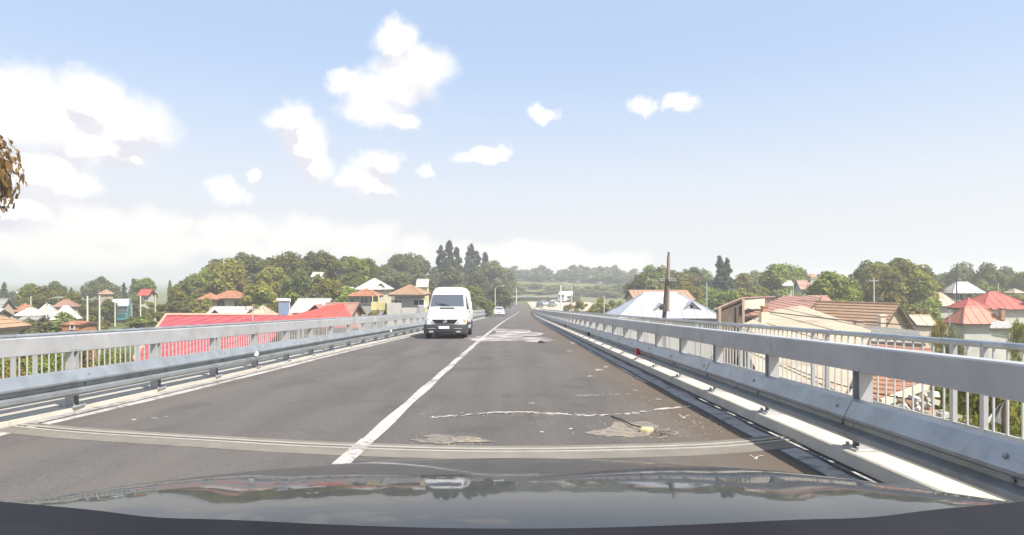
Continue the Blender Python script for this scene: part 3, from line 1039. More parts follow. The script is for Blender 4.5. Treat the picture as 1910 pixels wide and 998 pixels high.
M_BLK = mat("black_car_paint", (0.02, 0.02, 0.025), 0.25, 0, 0.05, 1, coat=0.6)
M_GRYP = mat("grey_car_paint", (0.16, 0.17, 0.18), 0.3, 0.3, 0.05, 1, coat=0.5)
M_SILV = mat("silver_car_paint", (0.5, 0.5, 0.5), 0.3, 0.5, 0.05, 1, coat=0.5)
yard = [(1008, 174, M_BLK, "black hatchback parked nearest the road end in the pale yard", 4), (1017, 186, M_SILV, "silver hatchback parked behind the black one in the pale yard", 10),
        (1027, 178, M_GRYP, "grey hatchback parked between the black car and the white lamp post", -14), (1036, 188, M_WPAINT, "white hatchback parked beside the white lamp post in the yard", 18)]
for i, (u, d, p, lab, a) in enumerate(yard):
    c = make_car("parked_car", lab, p, "cars parked in the yard at the end of the road")
    c.location = (X(u, d), d, -5.63); c.rotation_euler = (0, 0, R(a))

# white van-like box lorry in the yard and teal lorry on the low ground
M_TEAL = mat("teal_lorry_paint", (0.045, 0.19, 0.20), 0.35, 0, 0.08, 2, coat=0.4)
M_GREYBOX = mat("grey_trailer_sheet", (0.20, 0.23, 0.23), 0.6, 0, 0.08, 1)


def make_lorry(label, cab_m, top_m, box_m):
    t = thing("lorry", label, "lorry")
    cab = MB(); cab.loft([[Vector((x * (.97 if z > 2.4 else 1), y + (0.12 if (z > 1.5 and y < .5) else 0) * (z - 1.5), z)) for z in (zz,) for (x, y) in ((-1.23, 0.04), (-1.1, -.02), (1.1, -.02), (1.23, 0.04), (1.23, 1.9), (-1.23, 1.9))] for zz in (.45, .8, 1.5, 2.3, 2.75)])
    cb = cab.build("cab", cab_m, t, True)
    df = MB(); df.loft([[Vector((-1.18, .25, 2.76)), Vector((1.18, .25, 2.76)), Vector((1.2, 1.9, 2.76)), Vector((-1.2, 1.9, 2.76))], [Vector((-1.02, .75, 3.45)), Vector((1.02, .75, 3.45)), Vector((1.12, 1.9, 3.7)), Vector((-1.12, 1.9, 3.7))]])
    df.build("roof_deflector", top_m, t)
    MB().prism([(-1.06, .0, 1.58), (1.06, .0, 1.58), (1.02, .10, 2.36), (-1.02, .10, 2.36)], (0, -.03, 0)).build("windscreen", M_GLASS, t)
    MB().box((0, -.04, 2.50), (2.2, .14, .12)).build("sun_visor", M_BUMP, t)
    g = MB().box((0, -.03, 1.12), (1.5, .06, .55)).build("grille", M_BUMP, t)
    for k in range(4): MB().box((0, -.07, .94 + k * .12), (1.42, .03, .04)).build("slat", cab_m, g)
    MB().box((0, -.04, .56), (2.4, .12, .34)).build("bumper", cab_m, t)
    for s in (-1, 1):
        MB().box((s * .92, -.11, .58), (.36, .03, .18)).build("headlight", M_LAMP, t)
        MB().box((s * 1.38, .1, 1.95), (.10, .12, .55)).build("mirror", M_BUMP, t)
        wheel(t, s * 1.05, 1.1, .48, .3, s); wheel(t, s * 1.05, 6.2, .48, .3, s)
    bx = MB().box((0, 5.2, 2.25), (2.5, 6.2, 2.9)).build("cargo_box", box_m, t)
    for k in range(6): MB().box((1.26, 2.6 + k * 1.05, 2.25), (.03, .06, 2.8)).build("rib", box_m, bx)
    MB().box((0, 4.2, .72), (.9, 7.6, .24)).build("chassis", M_RUB, t)
    return t


lo = make_lorry("teal lorry with white roof deflector standing among bushes near the long crimson roof", M_TEAL, mat("pale_blue_deflector", (0.62, 0.72, 0.76), 0.5), M_GREYBOX)
lo.location = (X(223, 104), 104, gz(X(223, 104), 104)); lo.rotation_euler = (0, 0, R(26))
lo2 = make_lorry("white box lorry parked behind the white lamp post in the yard", M_WPAINT, M_WPAINT, M_WPAINT)
lo2.location = (X(1047, 219), 219, -5.63); lo2.rotation_euler = (0, 0, R(-25))

# ------------------------------------------------------------------ the car the picture is taken from
M_HOOD = mat("black_metallic_bonnet", (0.009, 0.0085, 0.008), 0.45, 0.0, 0.35, 60.0, coat=0.62, spec=0.2)
def ripple(m):
    t = NT(m.node_tree); b = t.n['Principled BSDF']
    mp = t.new('ShaderNodeMapping'); mp.inputs['Scale'].default_value = (2.0, 6.0, 1.0)
    t.l.new(t.new('ShaderNodeTexCoord').outputs['Object'], mp.inputs['Vector'])
    f, _ = t.noise(mp.outputs[0], 1.5, 3.0, 0.5)
    g, _ = t.noise(mp.outputs[0], 40.0, 2.0, 0.6)
    bn = t.new('ShaderNodeBump'); bn.inputs['Strength'].default_value = 0.05; bn.inputs['Distance'].default_value = 0.004
    t.l.new(t.math('ADD', f, t.math('MULTIPLY', g, 0.02)), bn.inputs['Height'])
    t.l.new(bn.outputs[0], b.inputs['Normal']); t.l.new(bn.outputs[0], b.inputs['Coat Normal'])
    t.l.new(t.ramp(g, 0.45, 0.7, 0.02, 0.10), b.inputs['Coat Roughness'])


ripple(M_HOOD)
M_HOOD.node_tree.nodes['Principled BSDF'].inputs['Coat Roughness'].default_value = 0.035
M_COWL = mat("black_scuttle_plastic", (0.014, 0.014, 0.018), 0.7, 0, 0.2, 5, spec=0.12)
own = thing("car", "dark glossy car bonnet and scuttle along the bottom, mirroring sky and trees", "car", (0, 0, zroad(0)))
NS, NT_ = 48, 20


def hood_pt(s, t):
    a = abs(s)
    yf = 1.76 - 0.20 * a ** 2 - 0.42 * a ** 5
    yr = 0.75 + 0.32 * a ** 2
    x = 0.86 * s * (1 - 0.06 * t)
    y = yr + (yf - yr) * t
    zr_ = 1.115 - 0.065 * a ** 2.5
    zf_ = 0.925 + 0.01 * a ** 2 + 0.095 * a ** 4
    z = zr_ + (zf_ - zr_) * t ** 1.35 - 0.004 * math.exp(-((a - 0.55) / 0.10) ** 2) * (1 - t * .9)
    z += 0.012 * (1 - a ** 2)
    return Vector((x, y, z))


mb = MB(); rows = []
for i in range(NT_ + 1): rows.append([hood_pt(-1 + 2 * k / NS, i / NT_) for k in range(NS + 1)])
lip = [p + Vector((0, .05, -.035)) for p in rows[-1]]; lip2 = [p + Vector((0, .075, -.11)) for p in rows[-1]]
under(own, mb.loft(rows + [lip, lip2], False, False).build("bonnet", M_HOOD, None, True))
for s in (-1, 1):
    mb = MB(); e = [hood_pt(s, i / NT_) for i in range(NT_ + 1)]
    mb.loft([[p + Vector((s * .004, 0, -.004)), p + Vector((s * .035, 0, -.03)), p + Vector((s * .06, 0, -.16)), p + Vector((s * .05, 0, -.55))] for p in [e[0] + Vector((s * .02, -.5, .02))] + e + [e[-1] + Vector((-s * .05, .22, -.06))]], False, False)
    under(own, mb.build("wing", M_HOOD, None, True))
    wh = wheel(None, s * .74, 1.05, .31, .2, s); under(own, wh)
    mb = MB(); mb.prism([(s * .50, 1.80, .70), (s * .78, 1.55, .72), (s * .80, 1.50, .86), (s * .52, 1.74, .82)], (0, .06, 0)); under(own, mb.build("headlight", M_LAMP))
mb = MB(); mb.loft([[(-.84, 1.45, z), (-.7, 1.72, z), (-.3, 1.86, z), (.3, 1.86, z), (.7, 1.72, z), (.84, 1.45, z), (.5, 1.3, z), (-.5, 1.3, z)] for z in (.22, .5, .78)])
under(own, mb.build("front_bumper", M_HOOD, None, True))
mb = MB(); rr = []
for k in range(NS + 1):
    p = hood_pt(-1 + 2 * k / NS, 0)
    rr.append([p + Vector((0, .006, .0025)), p + Vector((0, -.05, -.004)), p + Vector((0, -.25, .01)), p + Vector((0, -.6, .03))])
under(own, mb.loft(rr, False, False).build("scuttle_panel", M_COWL, None, False))
mb = MB(); mb.tube([(.66, .62, 1.085), (.50, .66, 1.10), (.34, .675, 1.118)], 0.007, 6)
w1 = under(own, mb.build("wiper", M_RUB, None, True))
mb = MB(); mb.box((.60, .64, 1.095), (.05, .035, .022), 0.25); under(w1, mb.build("wiper_hub", M_COWL)) if False else under(own, mb.build("wiper_hub", M_COWL, None, False, 0.005))

# ------------------------------------------------------------------ buildings
def wallm(name, c, stain=(0.30, 0.27, 0.22)): return mat(name, c, 0.9, 0, 0.08, 1.2, 0.1, 18, stain, 0.35, 0.9)


W_CREAM = wallm("cream_render", (0.52, 0.46, 0.37)); W_WHITE = wallm("white_render", (0.47, 0.45, 0.41)); W_GREY = wallm("grey_render", (0.34, 0.33, 0.31))
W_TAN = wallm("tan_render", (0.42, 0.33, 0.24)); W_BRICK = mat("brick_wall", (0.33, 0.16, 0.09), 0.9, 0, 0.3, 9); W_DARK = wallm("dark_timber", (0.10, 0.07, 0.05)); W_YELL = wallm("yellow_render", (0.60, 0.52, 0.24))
W_RED = wallm("red_sheet_wall", (0.28, 0.05, 0.05))
R_TERR = mat("terracotta_tiles", (0.36, 0.16, 0.09), 0.85, 0, 0.22, 3.0, 0.2, 20, (0.20, 0.12, 0.08), 0.5, 0.8)
R_TAN = mat("tan_tiles", (0.33, 0.21, 0.13), 0.85, 0, 0.15, 2.0, 0.2, 20, (0.28, 0.19, 0.12), 0.4, 0.7)
R_BROWN = mat("brown_sheet", (0.30, 0.17, 0.13), 0.6, 0.1, 0.12, 0.8, 0, 1, (0.20, 0.12, 0.10), 0.4, 0.5)
R_ROSE = mat("faded_rose_sheet", (0.30, 0.15, 0.11), 0.6, 0.0, 0.10, 0.8, 0, 1, (0.28, 0.15, 0.11), 0.5, 0.5)
R_CRIM = mat("crimson_sheet", (0.36, 0.055, 0.060), 0.55, 0.0, 0.16, 0.9, 0, 1, (0.27, 0.09, 0.07), 0.6, 0.7)
R_RED = mat("bright_red_sheet", (0.38, 0.07, 0.05), 0.55, 0.0, 0.14, 0.8, 0, 1, (0.28, 0.10, 0.07), 0.55, 0.8)
R_ORNG = mat("orange_red_sheet", (0.40, 0.125, 0.07), 0.55, 0.0, 0.14, 0.8, 0, 1, (0.30, 0.13, 0.08), 0.55, 0.8)
R_SILV = mat("silver_sheet", (0.40, 0.42, 0.46), 0.6, 0.2, 0.12, 0.8, 0, 1, (0.28, 0.27, 0.27), 0.5, 0.7)
R_WHITE = mat("white_sheet", (0.44, 0.42, 0.38), 0.6, 0.0, 0.06, 0.6, 0, 1, (0.50, 0.46, 0.40), 0.4, 0.6)
R_PALE = mat("pale_galvanised_sheet", (0.42, 0.42, 0.39), 0.55, 0.2, 0.10, 0.7, 0, 1, (0.38, 0.35, 0.30), 0.4, 0.7)
R_CREAM = mat("cream_stained_sheet", (0.38, 0.315, 0.225), 0.7, 0.0, 0.16, 0.9, 0, 1, (0.22, 0.15, 0.095), 0.75, 0.55)
R_GREY = mat("grey_asbestos", (0.24, 0.24, 0.22), 0.9, 0, 0.12, 0.9)
R_RUST = mat("rusty_tiles", (0.28, 0.145, 0.09), 0.9, 0, 0.35, 2.5, 0.3, 20, (0.22, 0.11, 0.06), 0.6, 1.5)
M_WIN = mat("window_frame", (0.62, 0.60, 0.56), 0.6); M_WING = glass_mat("window_glass", (0.03, 0.035, 0.04), 0.08); M_FASC = mat("dark_fascia", (0.07, 0.05, 0.04), 0.8)
W_CHIM = mat("chimney_brick", (0.34, 0.19, 0.12), 0.9, 0, 0.25, 8); W_CHIMC = wallm("chimney_cream", (0.60, 0.50, 0.38))


def clip(poly, axis, lo, hi):
    def cut(pts, f):
        out = []
        for i, p in enumerate(pts):
            q = pts[(i + 1) % len(pts)]; a, b = f(p), f(q)
            if a >= 0: out.append(p)
            if (a >= 0) != (b >= 0):
                t = a / (a - b); out.append((p[0] + (q[0] - p[0]) * t, p[1] + (q[1] - p[1]) * t))
        return out
    poly = cut(poly, lambda p: p[axis] - lo)
    if len(poly) >= 3: poly = cut(poly, lambda p: hi - p[axis])
    return poly if len(poly) >= 3 else None


def slope(parent, pts, style, m, name="roof", size=0.5, thick=0.07, reg=under):
    """one roof plane from its corners (first two along the eave). Style: course = overlapping rows in one mesh; panel = each sheet an object; tile = each tile an object"""
    pts = [Vector(p) for p in pts]
    o = pts[0]; s = (pts[1] - o).normalized(); n = None
    for k in range(2, len(pts)):
        n = s.cross(pts[k] - o)
        if n.length > 1e-4: break
    n.normalize(); r = n.cross(s)
    if r.z < 0: r = -r
    if n.z < 0: n = -n
    flat = [((p - o).dot(s), (p - o).dot(r)) for p in pts]
    s0, s1 = min(p[0] for p in flat), max(p[0] for p in flat); r0, r1 = min(p[1] for p in flat), max(p[1] for p in flat)
    w3 = lambda p, h=0.0: o + s * p[0] + r * p[1] + n * h
    out = []
    if style == 'course':
        mb = MB(); nr = max(2, round((r1 - r0) / size))
        for k in range(nr):
            a, b = r0 + (r1 - r0) * k / nr, r0 + (r1 - r0) * (k + 1) / nr
            q = clip(flat, 1, a, min(r1, b + size * 0.12))
            if not q: continue
            top = [w3(p, 0.02 + 0.045 * (1 - (p[1] - a) / (b - a + 1e-6))) for p in q]
            bot = [w3(p, -thick * .4) for p in q]
            i = len(mb.v); m_ = len(q)
            mb.v += [tuple(p) for p in bot] + [tuple(p) for p in top]
            mb.f.append([i + j for j in reversed(range(m_))]); mb.f.append([i + m_ + j for j in range(m_)])
            for j in range(m_): mb.f.append([i + j, i + (j + 1) % m_, i + m_ + (j + 1) % m_, i + m_ + j])
        out.append(reg(parent, mb.build(name, m)))
    elif style == 'panel':
        npan = max(2, round((s1 - s0) / size))
        for k in range(npan):
            a, b = s0 + (s1 - s0) * k / npan, s0 + (s1 - s0) * (k + 1) / npan
            q = clip(flat, 0, a + 0.004, b - 0.004)
            if not q: continue
            mb = MB(); rise = random.uniform(0, 0.012)
            mb.prism([w3(p, -thick / 2 + rise) for p in q], n * thick)
            e = clip(flat, 0, b - 0.035, b - 0.005)
            if e: mb.prism([w3(p, thick / 2 + rise) for p in e], n * 0.035)
            out.append(reg(parent, mb.build("roof_panel", m)))
    elif style == 'tile':
        nr = max(2, round((r1 - r0) / size)); nc = max(2, round((s1 - s0) / (size * .8)))
        for k in range(nr):
            for c in range(nc):
                sh = 0.5 * (k % 2)
                a, b = r0 + (r1 - r0) * k / nr, r0 + (r1 - r0) * (k + 1) / nr
                ca, cb = s0 + (s1 - s0) * (c + sh - .25) / nc, s0 + (s1 - s0) * (c + sh + .75) / nc
                q = clip(flat, 1, a, min(r1, b + size * .1))
                q = clip(q, 0, ca + .008, cb - .008) if q else None
                if not q: continue
                j = random.uniform(0, .02)
                mb = MB(); i = len(mb.v); m_ = len(q)
                mb.v += [tuple(w3(p, -.03)) for p in q] + [tuple(w3(p, j + .015 + .05 * (1 - (p[1] - a) / (b - a)))) for p in q]
                mb.f.append([i + z for z in reversed(range(m_))]); mb.f.append([i + m_ + z for z in range(m_)])
                for z in range(m_): mb.f.append([i + z, i + (z + 1) % m_, i + m_ + (z + 1) % m_, i + m_ + z])
                out.append(reg(parent, mb.build("roof_tile", m)))
        # battens below
        out.append(reg(parent, MB().prism([w3(p, -.08) for p in flat], n * .045).build("roof_deck", M_FASC)))
    return out


def child(parent, o): o.parent = parent; return o


def window(parent, side, s, z, w, h, L, Wd):
    nrm, c, tx = {'f': ((0, -1, 0), (s, -Wd / 2, z), (1, 0, 0)), 'b': ((0, 1, 0), (s, Wd / 2, z), (1, 0, 0)), 'l': ((-1, 0, 0), (-L / 2, s, z), (0, 1, 0)), 'r': ((1, 0, 0), (L / 2, s, z), (0, 1, 0))}[side]
    nrm, c, tx = Vector(nrm), Vector(c), Vector(tx); up = Vector((0, 0, 1))
    mb = MB(); f = .07

    def bar(a0, a1, b0, b1):
        mb.prism([c + tx * a0 + up * b0 + nrm * -.02, c + tx * a1 + up * b0 + nrm * -.02, c + tx * a1 + up * b1 + nrm * -.02, c + tx * a0 + up * b1 + nrm * -.02], nrm * .08)
    bar(-w / 2, w / 2, -h / 2, -h / 2 + f); bar(-w / 2, w / 2, h / 2 - f, h / 2)
    bar(-w / 2, -w / 2 + f, -h / 2 + f, h / 2 - f); bar(w / 2 - f, w / 2, -h / 2 + f, h / 2 - f)
    if w > .8: bar(-.025, .025, -h / 2 + f, h / 2 - f)
    fr = child(parent, mb.build("window", M_WIN))
    mb = MB(); a, b = w / 2 - f, h / 2 - f
    mb.prism([c - tx * a - up * b + nrm * .004, c + tx * a - up * b + nrm * .004, c + tx * a + up * b + nrm * .004, c - tx * a + up * b + nrm * .004], nrm * .016)
    child(fr, mb.build("pane", M_WING))
    return fr


def house(label, cx, cy, rot, L, Wd, ze, zr_, wall, rm, kind='gable', style='course', size=.5, oh=.4, wins=(), chims=(), name="house", zb=None, gable_m=None, group=None, hipk=1.0, dorm=()):
    zb = (gz(cx, cy) - 0.6) if zb is None else zb
    t = thing(name, label, name.replace('_', ' ') if name in ('house', 'shed') else "house", (cx, cy, zb), R(rot), group)
    h, k = ze - zb, zr_ - zb
    a, b = L / 2, Wd / 2
    mb = MB()
    if kind in ('gable',):
        drop = (k - h) * 0.02
        sec = [(-b, 0), (-b, h), (0, k - .06), (b, h), (b, 0)]
        mb.prism([(-a, y, z) for y, z in sec], (2 * a, 0, 0))
    else:
        mb.box((0, 0, h / 2), (L, Wd, h))
    child(t, mb.build("wall", wall))
    eo = oh; fall = (k - h) / b * oh
    e = h - fall + .04
    if kind == 'gable':
        for sg in (-1, 1):
            slope(t, [(-a - eo, sg * (b + eo), e), (a + eo, sg * (b + eo), e), (a + eo, 0, k + .04), (-a - eo, 0, k + .04)], style, rm, size=size, reg=child)
        for sg in (-1, 1):     # barge boards
            for sy in (-1, 1):
                x = sg * (a + eo + .012)
                mb = MB(); mb.prism([(x - .02, sy * (b + eo), e - .14), (x - .02, sy * (b + eo), e + .03), (x - .02, 0, k + .05), (x - .02, 0, k - .13)], (.04, 0, 0)); child(t, mb.build("barge_board", M_FASC))
        mb = MB(); mb.tube([(-a - eo, 0, k + .07), (a + eo, 0, k + .07)], .09, 6); child(t, mb.build("ridge_cap", rm))
    else:
        rl = max(0.0, a - b * hipk)
        q = [(-a - eo, -b - eo, e), (a + eo, -b - eo, e), (a + eo, b + eo, e), (-a - eo, b + eo, e)]
        rA, rB = (-rl, 0, k + .04), (rl, 0, k + .04)
        if rl > .05:
            slope(t, [q[0], q[1], rB, rA], style, rm, size=size, reg=child); slope(t, [q[2], q[3], rA, rB], style, rm, size=size, reg=child)
        else:
            slope(t, [q[0], q[1], rB], style, rm, size=size, reg=child); slope(t, [q[2], q[3], rA], style, rm, size=size, reg=child)
        slope(t, [q[1], q[2], rB], style, rm, size=size, reg=child); slope(t, [q[3], q[0], rA], style, rm, size=size, reg=child)
        mb = MB()
        for p, r_ in ((q[0], rA), (q[3], rA), (q[1], rB), (q[2], rB)): mb.tube([Vector(p) + Vector((0, 0, .05)), Vector(r_) + Vector((0, 0, .05))], .07, 6)
        if rl > .05: mb.tube([Vector(rA) + Vector((0, 0, .03)), Vector(rB) + Vector((0, 0, .03))], .08, 6)
        child(t, mb.build("ridge_cap", rm))
        mb = MB()
        for i in range(4):
            p, r_ = Vector(q[i]), Vector(q[(i + 1) % 4]); mb.prism([p, r_, r_ - Vector((0, 0, .16)), p - Vector((0, 0, .16))], Vector((p.y - r_.y, r_.x - p.x, 0)).normalized() * .03)
        child(t, mb.build("eaves_board", M_FASC))
    for (sd, s, z, w, hh) in wins: window(t, sd, s, z - zb, w, hh, L, Wd)
    for (x, y, w, top, cm) in chims:
        c = child(t, MB().box((x, y, (h + top - zb) / 2), (w, w, top - zb - h)).build("chimney", cm))
        child(c, MB().box((x, y, top - zb + .05), (w + .14, w + .14, .10)).build("chimney_cap", cm))
    for (x, w, zt, dm, dr) in dorm:      # gabled dormers on the front slope
        # depth where the slope reaches a height: y = -b*(k-z)/(k-h)
        hh = w * .42; z0 = zt - zb - hh
        yf = -b * (k - z0) / (k - h) - .02
        yb = -b * (k - (zt - zb)) / (k - h) + .1
        mb = MB(); mb.prism([(x - w / 2, yf, z0 - .02), (x + w / 2, yf, z0 - .02), (x, yf, z0 + hh)], (0, yb - yf, 0)); d_ = child(t, mb.build("dormer", dm))
        for sg in (-1, 1):
            mb = MB(); mb.prism([(x + sg * (w / 2 + .15), yf - .18, z0 - .10), (x, yf - .18, z0 + hh + .05), (x, yb, z0 + hh + .05), (x + sg * (w / 2 + .15), yb - .0, z0 - .10)], (0, 0, .06)); child(d_, mb.build("dormer_roof", dr))
        mb = MB(); mb.box((x, yf - .012, z0 + hh * .42), (w * .17, .03, hh * .42)); child(d_, mb.build("pane", M_WING))
    return t


def H(label, u1, u2, d, v_e, v_r, depth, **kw):
    """house whose long side spans columns u1..u2 at depth d, eave and ridge at rows v_e, v_r"""
    rot = kw.pop('rot', 0)
    oh = kw.get('oh', .4)
    for _ in range(40):                     # the visible width includes the flank that turns towards the road
        back = d + depth + oh
        x1, x2 = X(u1, d - oh), X(u2, d - oh)
        if u2 < U0: x2 = X(u2, back)
        elif u1 > U0: x1 = X(u1, back)
        L = x2 - x1 - 2 * oh
        if L >= max(1.8, 0.55 * (u2 - u1) / F * d) or depth < 2.2: break
        depth -= .15
    L = max(L, 1.4)
    hb, ee, kk = depth / 2, Z(v_e, d) - .04, Z(v_r, d + depth / 2)
    ze = (ee + kk * oh / hb) / (1 + oh / hb)            # v_e is the edge of the overhanging eave
    return house(label, (x1 + x2) / 2, d + depth / 2, rot, L, depth, ze, kk, **kw)


def plane_px(p3, others):
    """three (u,v,d) points fix the plane, further pixels are dropped on it"""
    A, B, C_ = (P(*q) for q in p3); n = (B - A).cross(C_ - A)
    eye = Vector((0, 0, ZC)); out = [A, B, C_]
    for (u, v) in others:
        ray = P(u, v, 1.0) - eye
        out.append(eye + ray * ((A - eye).dot(n) / ray.dot(n)))
    return out


def lean_to(label, cat, pts, m, wall, style='panel', size=1.0, inset=.35, name="shed", zb=None, drop=.12, thick=.07):
    """single-pitch building: roof polygon in space, walls under it"""
    c = sum(pts, Vector()) / len(pts)
    zb = BASE - .3 if zb is None else zb
    t = thing(name, label, cat, (c.x, c.y, zb))
    slope(t, pts, style, m, size=size, thick=thick)
    q = [p + (c - p).normalized() * inset - Vector((0, 0, drop)) for p in pts]
    mb = MB(); i = 0; n = len(q)
    mb.v = [(p.x, p.y, zb) for p in q] + [tuple(p) for p in q]
    mb.f = [list(reversed(range(n))), [n + k for k in range(n)]] + [[k, (k + 1) % n, n + (k + 1) % n, n + k] for k in range(n)]
    under(t, mb.build("wall", wall))
    mb = MB()
    for k in range(n):
        p, r_ = pts[k], pts[(k + 1) % n]
        d_ = Vector((0, 0, -.16)); o = (r_ - p).cross(Vector((0, 0, 1))).normalized() * .03
        mb.prism([p - Vector((0, 0, .04)), r_ - Vector((0, 0, .04)), r_ + d_, p + d_], o)
    under(t, mb.build("eaves_board", M_FASC))
    return t


# ---- beyond the oncoming lane
H("cream house with terracotta hip roof and brick chimney below the wooded bank", 392, 472, 95, 556.5, 543.5, 7.0, wall=W_CREAM, rm=R_TERR, kind='hip', size=.45, oh=.6, hipk=.9,
  wins=[('f', -1.0, Z(566, 95), 1.3, 1.2), ('f', 1.5, Z(566, 95), 1.2, 1.2)], chims=[(2.3, -.6, .5, Z(537, 97), W_CHIM)])
H("low terracotta-roofed wing tucked against the cream hip-roofed house", 376, 408, 93, 559, 547.5, 4.5, wall=W_CREAM, rm=R_TERR, kind='hip', size=.45, oh=.5)
t = H("low white sheet-roofed house with small brown front gable behind the crimson roof", 374, 492, 66, 593, 574, 6.5, wall=W_WHITE, rm=R_WHITE, kind='gable', style='panel', size=.9, oh=.3,
      dorm=[(-1.0, 1.15, Z(577.5, 68), W_DARK, R_WHITE)])
H("pale junk-strewn outbuilding with shallow light roof next to the brown gable", 468, 512, 62, 590, 572, 4.0, wall=W_WHITE, rm=R_CREAM, kind='hip', style='panel', size=.8, oh=.3, name="house")
pts = plane_px([(248, 673, 33), (474, 672, 33), (546, 589, 50)], [(310, 588.5)])
cr = lean_to("very long crimson ribbed sheet roof on a low shed beside the bridge", "shed", pts, R_CRIM, W_RED, 'panel', 1.05)
mb = MB(); mb.tube([P(309, 587, 50), P(546, 587.5, 50)], .14, 6); under(cr, mb.build("ridge_cap", mat("pink_ridge", (0.62, 0.30, 0.22), 0.6)))
mb = MB(); mb.tube([P(309, 588, 50), P(246, 673, 33)], .10, 6); under(cr, mb.build("verge_cap", mat("pink_ridge", (0.62, 0.30, 0.22), 0.6)))
pts = plane_px([(515, 612, 41), (668, 612, 41), (640, 565.5, 46)], [(626, 568), (540, 590)])
lean_to("brighter red peaked sheet roof adjoining the crimson shed, below the solar panel", "shed", pts, R_RED, W_TAN, 'panel', 1.0)
H("brown-roofed shed with weathered plank gable behind the bright red peak", 592, 682, 52, 591, 567, 5.0, wall=W_TAN, rm=R_BROWN, kind='gable', style='panel', size=.8, oh=.3, name="shed", dorm=[(-1.75, 1.5, Z(570, 53), W_DARK, R_ROSE)])
H("long pale sheet roof stretching behind the solar panel and the brown roof", 536, 634, 62, 584, 559, 5.5, wall=W_WHITE, rm=R_PALE, kind='gable', style='panel', size=.9, oh=.3)
H("grey-walled house with terracotta hip roof and yellow balcony behind the yellow-green bush", 648, 716, 75, 552.5, 540, 6.0, wall=W_GREY, rm=R_TERR, kind='hip', size=.45, oh=.5, hipk=.9,
  wins=[('f', -1.3, Z(560.5, 75), .75, .8), ('f', .15, Z(560.5, 75), 1.0, .8), ('f', 1.1, Z(560.5, 75), .6, .8)])
yb = thing("balcony", "yellow rendered balcony with posts on the corner of the grey terracotta-roofed house", "balcony", (X(705, 73.5), 73.5, BASE))
mb = MB(); mb.box((X(705, 73.5), 73.6, Z(571, 73.5)), (1.3, 1.4, .9)); under(yb, mb.build("parapet", W_YELL))
for u in (695, 706, 716): under(yb, MB().box((X(u, 73), 73.0, Z(560, 73)), (.1, .1, 1.1)).build("post", W_YELL))
under(yb, MB().box((X(705, 73.5), 73.6, (Z(578, 73.5) + BASE) / 2), (1.2, 1.3, Z(578, 73.5) - BASE)).build("base", W_GREY))
H("big house with bright white hip roof and triangular dormer above the terracotta roof", 660, 735, 100, 540.5, 520, 8.0, wall=W_CREAM, rm=R_WHITE, kind='hip', style='panel', size=1.2, oh=.4, dorm=[(1.6, 1.0, Z(529, 102), W_DARK, R_WHITE)])
H("narrow white sheet roof edge showing between the trees and the terracotta roof", 632, 664, 96, 542.5, 537, 4.0, wall=W_CREAM, rm=R_WHITE, kind='gable', style='panel', size=1.2, oh=.2)
H("small white roof glimpsed high in the wooded bank", 579, 608, 112, 517, 509, 4.0, wall=W_WHITE, rm=R_WHITE, kind='gable', style='panel', size=1.2, oh=.2)
H("pale house with sandy hip roof and open dark porch directly behind the van", 724, 803, 70, 550, 533, 6.5, wall=W_GREY, rm=R_TAN, kind='hip', size=.45, oh=.6, hipk=.95,
  wins=[('f', 1.35, Z(564, 70), 1.3, .75), ('f', -.9, Z(564, 70), .9, .7)])
wl = thing("garden_wall", "pale stepped concrete garden wall in front of the sandy-roofed house", "wall", (X(745, 66), 66, BASE))
for (a, b, v) in ((722, 748, 565), (750, 776, 575)): under(wl, MB().box((X((a + b) / 2, 66), 66, (Z(v, 66) + BASE) / 2), ((b - a) / F * 66, .3, Z(v, 66) - BASE)).build("wall_panel", W_WHITE))
H("white building edge peeping over the van's roof", 778, 800, 92, 536, 522, 5, wall=W_YELL, rm=R_WHITE, kind='gable', oh=.2)

H("dark grey gabled house at the far edge beside the small spruce", -28, 31, 75, 578.5, 558.5, 7, wall=W_TAN, rm=R_GREY, kind='gable', size=.8, oh=.2)
H("white corner of a low roof beneath the dark grey gabled house", -30, 8, 58, 592, 578, 4, wall=W_WHITE, rm=R_WHITE, kind='gable', style='panel', size=1, oh=.2)
H("pinkish hip-roofed bungalow with white eaves just over the handrail", -60, 52, 46, 612.5, 591, 6, wall=W_WHITE, rm=R_TAN, kind='hip', size=.42, oh=.5, hipk=1.0)
H("small orange-roofed house squeezed between dark gable and pale roofs", 33, 62, 80, 582, 568, 5, wall=W_TAN, rm=R_TERR, kind='hip', size=.45, oh=.2)
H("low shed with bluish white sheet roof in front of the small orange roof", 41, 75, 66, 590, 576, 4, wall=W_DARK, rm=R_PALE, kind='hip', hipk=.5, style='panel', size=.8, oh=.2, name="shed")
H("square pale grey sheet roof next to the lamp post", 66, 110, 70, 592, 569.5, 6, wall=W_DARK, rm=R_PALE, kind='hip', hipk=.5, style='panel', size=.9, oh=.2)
H("white sheet-roofed house with sloping end beside the brick shed", 99, 147, 68, 597, 571.5, 6, wall=W_WHITE, rm=R_WHITE, kind='hip', hipk=.5, style='panel', size=.9, oh=.2)
H("brown ridge-roofed house rising behind the white sheet roof", 100, 148, 80, 573, 560.5, 5, wall=W_TAN, rm=R_BROWN, kind='hip', hipk=.4, style='panel', size=.9, oh=.2)
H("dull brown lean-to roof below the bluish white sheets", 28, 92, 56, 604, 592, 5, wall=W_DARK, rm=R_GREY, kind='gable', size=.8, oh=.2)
H("little orange brick shed by the tall concrete pole", 134, 162, 52, 606, 602, 2.6, wall=W_BRICK, rm=R_TERR, kind='gable', size=.4, oh=.1, name="shed", wins=[('f', .15, Z(609, 52), .4, .5)])
